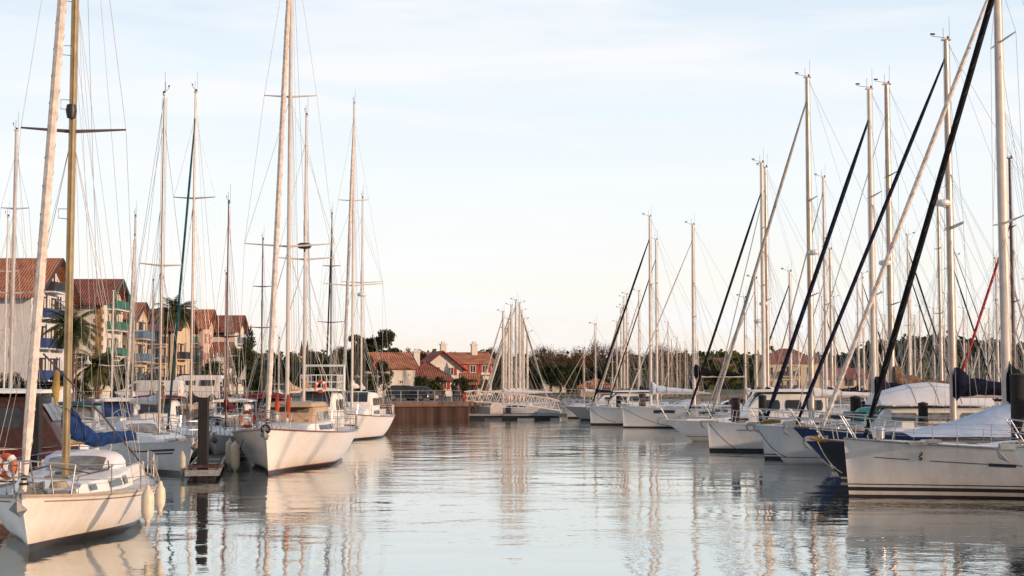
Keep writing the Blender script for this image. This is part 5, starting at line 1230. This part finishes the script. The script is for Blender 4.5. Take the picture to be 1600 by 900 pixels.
R5, HR5 = motorboat('white sports motorboat with long raked bow and black sun pads', (X(1033, 80), 80), 180, 10.5, 3.0, 1.22, h_wm, rake=2.4, z_roof=Z(612, 80), xa=.42, xb=.85, cushions=blackp, pul=1.8)
mid('white sailboat with black furled sail behind the sports motorboat', 1193, 255, 86, 180, 12, 1.3, mm=alu_w, fore=cov_black, cov=cov_navy, J=4.8, chord=.24, fore_r=.075, fore_top=.90, spr=.55)
mid('white sailboat with tall twin spreader mast, second behind the sports motorboat', 1199, 262, 91, 180, 12, 1.3, mm=alu, fore=sail_g, cov=cov_white, J=3.8, chord=.19, radar=(Z(475, 91), .5), fore_r=.03)
mid('white sailboat with slim mast right of the tall white one', 1290, 278, 93, 180, 12, 1.3, mm=alu_w, fore=sail_g, cov=cov_navy, J=4.2, chord=.2, fore_r=.045, fore_top=.95)
mid('white sailboat with radar on a mid height mast, behind the tall plain one', 1181, 436, 97, 180, 10, 1.3, mm=alu, fore=sail_g, cov=cov_brown, J=3.6, chord=.17, radar=(Z(502, 97), -.4), fore_r=.03)
mid('white sailboat with plain mid height mast and blue furled sail', 1235, 425, 97.5, 180, 10, 1.2, mm=alu_w, fore=cov_navy, cov=cov_blue, J=3.4, chord=.2, fore_r=.06, H=Z(425, 97.5))
mid('white sailboat with mast crossing behind the navy furled sail', 1299, 390, 101, 180, 10.5, 1.2, mm=alu, fore=sail_w, cov=cov_white, J=3.6, chord=.2, fore_r=.05)
mid('white sailboat with slim pole mast behind the thick black forestay', 1164, 466, 101.5, 180, 9, 1.2, mm=alu, fore=sail_g, cov=cov_white, J=3, chord=.14, fore_r=.03, H=Z(466, 101.5))
R6, HR6 = sailboat('boxy white yacht with long dark hull window in the middle of the right row', bowat(972, 668), 180, 13.0, 4.0, 1.62, 5.3, Z(350, 104.5), hm_('hull_paint_bright_white', (0.80, 0.76, 0.70), ((.051, .08, BLK),), .05), rake=.08, chord=.24, mm=alu_w, spreaders=((Z(495, 104.5), .9),), fore=sail_w, fore_r=.05, fore_top=.93,
    boom=dict(L=3.6, z=3.75, m=cov_black, h=.30), n_st=5, hoodm=cov_black, detail=1, pbow=.85)
HR6.patch(4.3, 2.8, 1.06, 1.30, 'hull_window', glass, R6)
R7, HR7 = sailboat('white yacht with near vertical bow and black furled sail, left of the boxy one', bowat(921, 664), 180, 11.8, 3.7, 1.5, 4.8, Z(337, 111), h_w, rake=.1, chord=.22, mm=alu_w, spreaders=((Z(540, 111), .9), (Z(445, 111), 1.1)), fore=cov_black, fore_r=.08, fore_top=.9,
    boom=dict(L=3.8, z=2.5, m=cov_pale, h=.28), n_st=5, hoodm=cov_pale, detail=1)
mid('white sailboat with thin black furled sail just behind the vertical bowed yacht', 1026, 375, 118, 180, 11, 1.3, mm=alu_w, fore=cov_black, cov=cov_navy, J=4.3, chord=.2, fore_r=.05, fore_top=.9)
R8, _ = motorboat('dark grey raked bow motorboat at the head of the right row', (X(882, 127), 127), 180, 9, 3.0, 1.25, h_grey, rake=2.0, z_roof=2.5, xa=.42, xb=.85)
motorboat('small white motorboat with long raked bow beyond the grey one', (X(872, 137), 137), 180, 8, 2.8, 1.15, h_w, rake=1.5, z_roof=2.3, xa=.45, xb=.85)
mid('white sailboat with short mast near the kiosk', 930, 508, 134, 180, 8.5, 1.1, mm=alu, fore=sail_g, cov=cov_navy, J=3.0, chord=.16, fore_r=.03, H=Z(508, 134))
mid('white sailboat with stubby mast left of the kiosk', 912, 545, 146, 180, 8, 1.1, mm=alu, fore=sail_w, cov=cov_white, J=3.2, chord=.14, fore_r=.03, H=Z(545, 146))
mid('white sailboat with slim pole mast right of the navy sailboat mast', 1470, 296, 83, 2, 12, 1.3, mm=alu, fore=sail_g, cov=cov_navy, J=4.4, chord=.2, radar=(Z(318, 83), .45), fore_r=.03)
mid('sailboat with black mast and red furled sail behind the rightmost white mast', 1584, 248, 72, 175, 12, 1.3, mm=alu_d, fore=cov_red, cov=cov_black, J=3.6, chord=.2, fore_r=.07, fore_top=.78)

R0, _ = sailboat('white sailboat with galvanised bow anchor poking in at the right edge', (X(1576, 33.5), 33.5), 178, 12, 3.6, 1.72, 5.2, 17, h_w, rake=1.3, chord=.2, mm=alu_w, spreaders=((8, 1.1),), fore=sail_w, fore_r=.08, boom=dict(L=4, z=3.1, m=cov_navy, h=.25), n_st=5)
mk = []
for a_, c_, lb in (((X(1106, 67.7), 67.4, 1.3), (X(1160, 66.5), 66.2, .0), 'slack rope from the plumb bow with the plank down to the water'), ((X(974, 104.5), 104.2, 1.4), (X(1045, 102), 101.8, .2), 'slack line across the side of the boxy yacht'), ((X(923, 111), 110.6, 1.2), (X(962, 108.9), 108.7, .3), 'slack line across the side of the vertical bowed yacht'),
                   ((X(1180, 57), 56.6, 1.4), (X(1225, 55), 54.9, .4), 'dark bow rope of the white motor cruiser'), ((X(1272, 47.5), 47.2, 1.3), (X(1308, 44), 43.6, .5), 'pale bow rope of the black hulled sailboat'), ((X(1240, 53), 52.8, 1.45), (X(1300, 51), 50.8, .2), 'pale bow rope of the navy sailboat')):
    mooring(a_, c_, lb, .18, darkrope if 'dark' in lb or 'slack' in lb else ropem, .018)
# main pontoon of the right row, with piles
pontoon((24.5, 38), (18.5, 165), 2.2, 'long main pontoon behind the right row of boats')
for px, yt, Y, r, lb in ((1440, 632, 55.3, .19, 'dark brown pile in front of the white canopy'), (1590, 588, 42.9, .25, 'thick dark pile at the right edge beside the pearl sailboat'), (1003, 617, 108, .26, 'reddish brown pile behind the boxy yacht'), (1148, 624, 70.3, .22, 'reddish brown pile behind the plumb bowed sailboat'),
        (1190, 620, 71, .2, 'dark pile right of the plumb bowed sailboat'), (966, 620, 114.5, .2, 'dark pile at the bow of the boxy yacht'), (1335, 622, 59.3, .22, 'dark brown pile beside the motor cruiser')):
    pile(px, yt, Y, r, lb, m=pile_r if 'red' in lb else pile_m)

# row beyond the pontoon and the far basin: sailboats, many alike
def far_proto(name, L, H, m_fore, covm, hm, detail_hood=None, mm=alu_w):
    r, h = sailboat('', (0, 0), 0, L, L * .31, 1.15, .36 * L, H, hm, rake=.5, chord=.17, mm=mm, spreaders=((H * .52, .85), (H * .76, .6)), fore=m_fore, fore_r=.07 if m_fore is not sail_g else .03, boom=dict(L=L * .34, z=2.45, m=covm, h=.18), n_st=0, detail=1, wheel=False, anchor_on=False, wr=.006, hoodm=detail_hood)
    return r, L, H
protos = [far_proto('a', 9.5, 12.5, sail_w, cov_navy, h_w), far_proto('b', 11, 14.5, cov_navy, cov_navy, h_w, cov_navy), far_proto('c', 8, 10.5, sail_g, cov_white, h_wblue, None, alu), far_proto('d', 10.5, 13.2, sail_g, cov_blue, h_navy, cov_white, alu)]
fl = ['white sailboat with white furled sail in the far rows of masts', 'white sailboat with navy furled sail and spray hood in the far rows', 'small white sailboat with blue waterline stripe and bare forestay in the far rows', 'navy hulled sailboat with blue boom cover in the far rows']
used = [False] * 4
def far(k, x, y, head, sc=1.0):
    r0 = protos[k][0]
    if not used[k]: r = r0; used[k] = True; copies = False
    r = copy_tree(r0) if TAKEN[k] else r0; TAKEN[k] = True
    r.location = (x, y, 0); r.rotation_euler = (R(rnd.uniform(-.5, .5)), 0, R(head)); r.scale = (sc, sc, sc); r['label'] = fl[k]; r['group'] = 'sailboats in the far rows of the marina'
    return r
TAKEN = [False] * 4
for k in range(4): copy_ = TREEKIDS.pop(protos[k][0].name, None)
nf = 0
def inview(x, y, H=12): px = 800 + F * x / y; return 880 < px < 1680
for (xr, y0, y1, head, dy) in ((30.5, 80, 176, 2, 5.2), (44, 92, 220, 181, 6.5), (57, 100, 260, 1, 6.5), (72, 118, 290, 180, 8), (86, 135, 300, 0, 8), (100, 150, 310, 180, 9), (116, 170, 320, 0, 11), (12.5, 142, 170, 180, 5)):
    y = y0
    while y < y1:
        if xr < 20 or rnd.random() < .80:
            H_ = rnd.uniform(.80, 1.08); x = xr + rnd.uniform(-1, 1) + (y - 80) * (.02 if xr < 40 else .10)
            edge = 22 + (y - 176) * .30 if y > 170 else 999
            if inview(x, y) and (y < 172 or x > 22 + max(0, (y - 176)) * .30 + 4): far(rnd.choice((0, 0, 1, 2, 3)), x, y, head + rnd.uniform(-3, 3), H_); nf += 1
        y += dy * rnd.uniform(.85, 1.3)
# group of masts at x 1035-1100
for i, (px, yt) in enumerate(((1036, 548), (1044, 540), (1051, 532), (1058, 505), (1063, 540), (1069, 528), (1075, 545), (1081, 536), (1092, 534), (1097, 550), (1000, 512), (985, 545), (958, 540))):
    Y = 176 + i * 3.1 if i < 10 else 150 + 4 * (i - 10); k = (0, 1, 2, 0, 3, 0, 2, 1, 0, 2, 0, 2, 0)[i]; sc = Z(yt, Y) / protos[k][2]
    far(k, X(px, Y), Y, 180 if i % 2 else 90, sc); nf += 1
print('far boats', nf)

# ================================================================== CENTRE: gangway and cluster
whitesteel = mat('white_gangway_paint', (0.70, 0.60, 0.54), .45, var=.1)
gx0, gy0, gx1, gy1 = X(727, 133), 133, X(872, 134.5), 134.5
Lg = math.hypot(gx1 - gx0, gy1 - gy0); o = empty('gangway', (gx0, gy0, 0), math.atan2(gy1 - gy0, gx1 - gx0), label='white trussed gangway sloping from the quay down to the pontoon', cat='gangway')
def gz(f): return lerp(1.62, .72, f) + .12 * math.sin(math.pi * f)
for sg in (1, -1):
    b = MB(); n = 12
    b.tube([(Lg * k / n, sg * .7, gz(k / n)) for k in range(n + 1)], .07, 6); b.tube([(Lg * k / n, sg * .7, gz(k / n) + 1.0 + (.0 if 0 < k < n else -.15)) for k in range(n + 1)], .06, 6)
    for k in range(n):
        b.tube([(Lg * k / n, sg * .7, gz(k / n)), (Lg * (k + .5) / n, sg * .7, gz((k + .5) / n) + 1.0)], .035, 5); b.tube([(Lg * (k + .5) / n, sg * .7, gz((k + .5) / n) + 1.0), (Lg * (k + 1) / n, sg * .7, gz((k + 1) / n))], .035, 5)
    b.build('truss_side', whitesteel, o)
b = MB(); b.grid([[(Lg * k / 12, sg * .68, gz(k / 12) + .04) for sg in (-1, 1)] for k in range(13)]); b.build('walkway', galv, o)
b = MB()

for sg in (1, -1): b = MB(); b.box((-.1, sg * .8, 1.95), (.14, .12, .7)); b.build('gate_post', redp, o)
pontoon((X(730, 131), 131.2), (X(884, 131), 131.4), 2.4, 'floating pontoon under the white gangway', z=.45)
b = MB(); b.prism([(-1.9, .45), (-1.9, 1.25), (-1.3, 1.6), (1.2, 1.6), (1.9, 1.15), (1.9, .45)], -.8, .8); q = b.build('service_cabinet', whitesteel); q.location = (X(776, 131), 131.2, .04); q.scale = (.30, .8, .9); tag(q, 'white cabinet standing on the pontoon under the gangway', 'cabinet')
b = MB(); b.box((X(794, 131) , 131.0, .77), (.5, .3, .55)); tag(b.build('bollard_box', blackp), 'small black box beside the white cabinet', 'box')
cl = [(786, 488, 175, 8.5), (795, 500, 178, 8), (799, 478, 182, 10), (806, 470, 177, 10.5), (812, 474, 2, 10), (818, 500, 0, 9), (790, 515, 176, 8), (824, 520, 3, 8), (815, 486, 4, 10)]
ln = {175: 'sailboat'}
cnames = ['leftmost tall mast of the central cluster, on a white sailboat', 'white sailboat with shorter mast, second from the left of the cluster', 'white sailboat with black masthead in the middle of the cluster', 'white sailboat with the tallest mast of the central cluster', 'white sailboat with its furled sail sloping down to the right in the cluster',
          'white sailboat with lower mast right of the tallest in the cluster', 'white sailboat with low slim mast at the left of the cluster', 'white sailboat with the lowest mast at the right of the cluster', 'white sailboat with grey forestay at the right of the cluster']
for i, (px, yt, hd, L) in enumerate(cl):
    mid(cnames[i], px, yt, 141 + i * 3.2, hd, L, 1.05, mm=alu_w, fore=sail_g if i in (2, 4, 8) else sail_w, cov=cov_white, J=L * .33, chord=.24, fore_r=.075, fore_top=.96, spr=.5, group='sailboats clustered behind the gangway', H=Z(yt, 141 + i * 3.2), wr=.008)

# ================================================================== QUAY: vehicles, people, lamps
tyre = mat('tyre_rubber', (0.02, 0.02, 0.02), .85); rimm = mat('alloy_rim', (0.35, 0.34, 0.33), .35, .7)
def vehicle(name, label, cat, x, y, rz, prof, W, m, wheels, wins, lights=True, z0=HQ, extra=None):
    """prof = side outline (x,z); wins = list of side polygons; wheels = (x, r)"""
    o = empty(name, (x, y, z0 + .004), rz, label=label, cat=cat, group='vehicles parked on the quay')
    b = MB(); n = len(prof); zm = max(z for _, z in prof)
    def wy(z): return W / 2 * (1 - .16 * max(0, (z - zm * .5) / (zm * .5)) ** 1.5)
    rows = [[(px_, sg * wy(z) * k, z) for px_, z in prof] for sg, k in ((-1, .93), (-1, 1), (1, 1), (1, .93))]
    # side faces and roof band, edges eased by a slightly narrower outline
    ins = lambda q: [(px_ * .985, sg_y, lerp(.5 * zm, z, .975)) for (px_, z), sg_y in q]
    left = [(px_, -wy(z), z) for px_, z in prof]; right = [(px_, wy(z), z) for px_, z in prof]
    li = [(px_ * .98, -wy(z) - .02, lerp(.55 * zm, z, .95)) for px_, z in prof]; ri = [(px_ * .98, wy(z) + .02, lerp(.55 * zm, z, .95)) for px_, z in prof]
    b.grid([li, left, right, ri], closed=True); b.cap(li); b.cap(ri[::-1]); bo = b.build('body', m, o, smooth=True, ang=32)
    for poly in wins:
        g = MB()
        for sg in (-1, 1):
            P = [(px_, sg * (wy(z) + .035), z) for px_, z in poly]; g.add(P, [tuple(range(len(P))) if sg < 0 else tuple(range(len(P) - 1, -1, -1))])
        g.build('side_window', glass, o)
    # windscreen and rear window from the outline: steepest upper edges
    for i in range(n):
        a, c = prof[i], prof[(i + 1) % n]
        if min(a[1], c[1]) > zm * .5 and abs(a[1] - c[1]) > .3:
            nx, nz = (c[1] - a[1]), -(c[0] - a[0]); l = math.hypot(nx, nz); sgn = 1 if nx * (a[0] + c[0]) > 0 else -1; nx, nz = nx / l * .025 * sgn, nz / l * .025 * sgn
            p0 = (lerp(a[0], c[0], .1) + nx, lerp(a[1], c[1], .1) + nz); p1 = (lerp(a[0], c[0], .9) + nx, lerp(a[1], c[1], .9) + nz)
            g = MB(); g.add([(p0[0], -wy(p0[1]) * .9, p0[1]), (p0[0], wy(p0[1]) * .9, p0[1]), (p1[0], wy(p1[1]) * .9, p1[1]), (p1[0], -wy(p1[1]) * .9, p1[1])], [(0, 1, 2, 3)]); g.build('windscreen', glass, o)
    for wx, r_ in wheels:
        for sg in (-1, 1):
            t = MB(); t.lathe([(r_ * .6, -.11), (r_, -.10), (r_, .10), (r_ * .6, .11)], (wx, sg * (W / 2 - .06), r_), 18, 'y'); to = t.build('wheel', tyre, o, smooth=True)
            rm_ = MB(); rm_.lathe([(r_ * .62, -.118), (r_ * .62, .118)], (wx, sg * (W / 2 - .06), r_), 14, 'y'); rm_.build('rim', rimm, to)
    xf = max(p[0] for p in prof); xb_ = min(p[0] for p in prof)
    for sg in (-1, 1):
        h = MB(); h.box((xf - .06, sg * W * .36, zm * .42), (.14, .34, .16)); h.build('headlight', glassg, o)
        h = MB(); h.box((xb_ + .05, sg * W * .42, zm * .5), (.12, .16, .3)); h.build('tail_light', redp, o)
        h = MB(); h.box((xf * .35, sg * (W / 2 + .12), zm * .56), (.12, .22, .16)); h.build('wing_mirror', blackp, o)
    b2 = MB(); b2.box((xf - .02, 0, .38), (.12, W * .9, .22)); b2.box((xb_ + .02, 0, .38), (.12, W * .9, .22)); b2.build('bumper', blackp, o)
    return o
van_p = [(-2.6, .35), (-2.65, 1.0), (-2.6, 1.9), (-2.45, 2.0), (.75, 2.02), (1.15, 1.9), (1.95, 1.22), (2.6, 1.02), (2.72, .8), (2.72, .35)]
camp_p = [(-3.0, .4), (-3.05, 1.4), (-3.0, 2.5), (-2.8, 2.75), (1.2, 2.75), (1.9, 2.5), (2.15, 1.9), (2.75, 1.25), (3.2, 1.1), (3.3, .4)]
suv_p = [(-2.25, .32), (-2.3, .95), (-2.1, 1.25), (-1.7, 1.68), (-1.2, 1.72), (.35, 1.68), (1.15, 1.12), (2.1, .95), (2.28, .75), (2.3, .32)]
hat_p = [(-1.9, .3), (-1.95, .85), (-1.75, 1.2), (-1.3, 1.48), (.2, 1.48), (.95, 1.0), (1.75, .86), (1.95, .65), (1.95, .3)]
vw = mat('white_car_paint', (0.74, 0.72, 0.70), .25, var=.05); vd = mat('dark_blue_car_paint', (0.02, 0.026, 0.04), .2, var=.1); vg = mat('dark_grey_car_paint', (0.05, 0.055, 0.06), .2, var=.1); vs = mat('silver_car_paint', (0.40, 0.41, 0.42), .25, .4)
vehicle('delivery_van', 'white delivery van facing left on the quay behind the railing', 'van', X(237, 123), 123, R(176), [(x * 1.05, z * .95) for x, z in van_p], 2.0, vw, ((-1.7, .34), (1.75, .34)), [[(.85, 1.15), (1.75, 1.15), (1.1, 1.66), (.85, 1.7)]])
vehicle('camper_van', 'white camper van with raised roof and dark side windows on the quay', 'camper van', X(308, 127), 127, R(178), [(x * .85, z * .86) for x, z in camp_p], 2.2, vw, ((-1.7, .34), (2.0, .34)), [[(1.0, 1.3), (1.75, 1.3), (1.5, 1.75), (1.0, 1.8)], [(-1.9, 1.45), (-.6, 1.45), (-.6, 1.95), (-1.9, 1.95)], [(-.2, 1.5), (.7, 1.5), (.7, 1.9), (-.2, 1.9)]])
vehicle('parked_car', 'dark blue estate car on the rusty quay by the plain white house', 'car', X(636, 137), 137, R(5), [(x * .88, z * .86) for x, z in suv_p], 1.75, vd, ((-1.3, .33), (1.3, .33)), [[(-1.55, .95), (-.2, .95), (-.2, 1.36), (-1.3, 1.36)], [(-.1, .95), (.85, .95), (.25, 1.36), (-.1, 1.36)]])
vehicle('parked_car', 'dark grey car parked right of the blue estate car', 'car', X(660, 139), 139.6, R(20), [(x, z * .95) for x, z in hat_p], 1.7, vg, ((-1.2, .31), (1.2, .31)), [[(-1.45, .9), (-.2, .9), (-.2, 1.3), (-1.15, 1.3)], [(-.1, .9), (.75, .9), (.2, 1.3), (-.1, 1.3)]])

def lamp(px, ytop, Y, label, arm=-1, z0=HQ):
    h = Z(ytop, Y) - z0; o = empty('street_lamp', (X(px, Y), Y, z0), 0, label=label, cat='street lamp', group='quay lamps'); b = MB()
    b.tube([(0, 0, 0), (0, 0, h)], [.10, .06], 8); b.tube([(0, 0, h - .05), (arm * .95, 0, h)], .045, 6); b.build('lamp_post', mat('brown_lamp_paint', (.16, .07, .045), .5), o)
    s = MB(); s.lathe([(.06, .0), (.08, -.25), (.13, -.40), (.36, -.66), (.38, -.70)], (arm * 1.0, 0, h), 16); s.build('lamp_shade', mat('pale_lamp_shade', (.5, .48, .46), .5), o, smooth=True)
    g = MB(); g.lathe([(.2, -.69), (.18, -.80), (.06, -.85)], (arm * 1.0, 0, h), 12); g.build('lamp_globe', glassg, o, smooth=True)
lamp(358, 551, 121, 'brown quay lamp with one hanging bell shade beside the clipped tree')
lamp(120, 556, 124, 'brown quay lamp with bell shade in front of the bushy palm', 1)
def lamp2(px, ytop, Y, label):
    z0 = HQ; h = Z(ytop, Y) - z0; o = empty('street_lamp', (X(px, Y), Y, z0), 0, label=label, cat='street lamp', group='quay lamps'); b = MB(); b.tube([(0, 0, 0), (0, 0, h)], .06, 6); b.tube([(-.9, 0, h - .2), (.9, 0, h - .2)], .035, 5); b.build('lamp_post', galv, o)
    for sg in (-1, 1): s = MB(); s.lathe([(.06, .1), (.30, -.06), (.32, -.12), (.1, -.2)], (sg * .9, 0, h - .2), 10); s.build('lamp_shade', mat('amber_lamp_shade', (.45, .33, .18), .5), o, smooth=True)
lamp2(590, 578, 130, 'low twin headed lamp left of the plain white house'); lamp2(574, 584, 131, 'grey twin headed lamp left of the other twin lamp')
b = MB(); o = empty('flag', (X(385, 121), 121, HQ), 0, label='white triangular flag on a thin pole by the quay railing', cat='flag'); b.tube([(0, 0, 0), (0, 0, 3.3)], .02, 5); b.build('flag_pole', steel, o)
b = MB(); b.grid([[(0, .0, 3.2), (-.05, .03, 3.2)], [(0, 0, 2.6), (-.4, .06, 2.5)], [(0, 0, 2.0), (-.62, .0, 1.95)]]); b.build('flag_cloth', sail_w, o)

# people standing on the quay (tiny in the picture)
def person(x, y, rz, label, top, legs, z0=HQ, h=1.72, hair=(.04, .025, .02), step=.12, armup=False):
    s = h / 1.72
    V = [(0, 0, .95), (0, 0, 1.15), (0, 0, 1.38), (0, .0, 1.48), (0, .02, 1.58), (0, .02, 1.68), (-.19, 0, 1.40), (-.25, .02, 1.12), (-.24, .12, .88), (-.24, .16, .80), (.19, 0, 1.40), (.25, -.02, 1.12), (.23, .04, .88), (.23, .07, .80),
         (-.09, 0, .88), (-.11, step, .48), (-.11, step * .6, .07), (-.11, step * .6 + .15, .03), (.09, 0, .88), (.11, -step * .4, .48), (.11, -step, .07), (.11, -step + .15, .03)]
    E = [(0, 1), (1, 2), (2, 3), (3, 4), (4, 5), (2, 6), (6, 7), (7, 8), (8, 9), (2, 10), (10, 11), (11, 12), (12, 13), (0, 14), (14, 15), (15, 16), (16, 17), (0, 18), (18, 19), (19, 20), (20, 21)]
    Rd = [.14, .13, .15, .055, .085, .075, .06, .045, .035, .04, .06, .045, .035, .04, .09, .06, .042, .04, .09, .06, .042, .04]
    me = bpy.data.meshes.new('body'); me.from_pydata([(a * s, b_ * s, c * s) for a, b_, c in V], E, []); o = empty('person', (x, y, z0), rz, label=label, cat='person', group='people on the quay')
    bo = bpy.data.objects.new('body', me); COL.objects.link(bo); bo.parent = o
    md = bo.modifiers.new('skin', 'SKIN'); me.skin_vertices[0].data[0].use_root = True
    for i, r_ in enumerate(Rd): me.skin_vertices[0].data[i].radius = (r_ * s, r_ * s * (.75 if i < 3 else 1))
    bo.modifiers.new('sub', 'SUBSURF').levels = 1
    # clothes by height: one procedural material
    m = bpy.data.materials.new('clothes'); m.use_nodes = True; nt = m.node_tree; b = nt.nodes['Principled BSDF']; b.inputs['Roughness'].default_value = .85
    tc = nn(nt, 'ShaderNodeTexCoord'); sp = nn(nt, 'ShaderNodeSeparateXYZ'); cr = nn(nt, 'ShaderNodeValToRGB'); cr.color_ramp.interpolation = 'CONSTANT'; mr = nn(nt, 'ShaderNodeMath', operation='DIVIDE'); mr.inputs[1].default_value = 2.0
    nt.links.new(tc.outputs['Object'], sp.inputs[0]); nt.links.new(sp.outputs['Z'], mr.inputs[0]); nt.links.new(mr.outputs[0], cr.inputs[0]); nt.links.new(cr.outputs[0], b.inputs['Base Color'])
    e = cr.color_ramp.elements; e[0].position = 0; e[0].color = (.02, .018, .018, 1); e[1].position = .045; e[1].color = (*legs, 1); q = e.new(.46 * s); q.color = (*top, 1); q = e.new(.735 * s); q.color = (.42, .25, .17, 1)
    me.materials.append(m)
    hb = MB(); hb.lathe([(.02, 1.79), (.07, 1.775), (.10, 1.72), (.105, 1.65), (.09, 1.60)], (0, -.015, 0), 10); ho = hb.build('hair', mat('hair_%d' % int(hair[0] * 1000), hair, .7), o, smooth=True); ho.scale = (s, s, s)
person(X(710, 133.5), 133.5, R(160), 'person in dark jacket standing near the right end of the rusty quay', (.03, .03, .04), (.03, .035, .06))
person(X(716, 133.8), 134.0, R(60), 'person in brown coat beside the dark jacketed one on the quay', (.14, .08, .05), (.04, .04, .05), h=1.62)
person(X(693, 134.5), 134.5, R(-90), 'person in red top walking along the rusty quay', (.30, .05, .04), (.03, .03, .04), step=.2)
person(X(255, 118.2), 118.2, R(30), 'person in dark coat leaning by the left railing near the van', (.03, .025, .03), (.03, .03, .05))
person(X(298, 118.6), 118.6, R(100), 'person in grey jacket on the left quay in front of the camper', (.12, .12, .13), (.03, .03, .05), h=1.68)
person(X(345, 119), 119.4, R(-60), 'person in blue top beside the quay lamp', (.06, .09, .18), (.05, .04, .04), h=1.7)
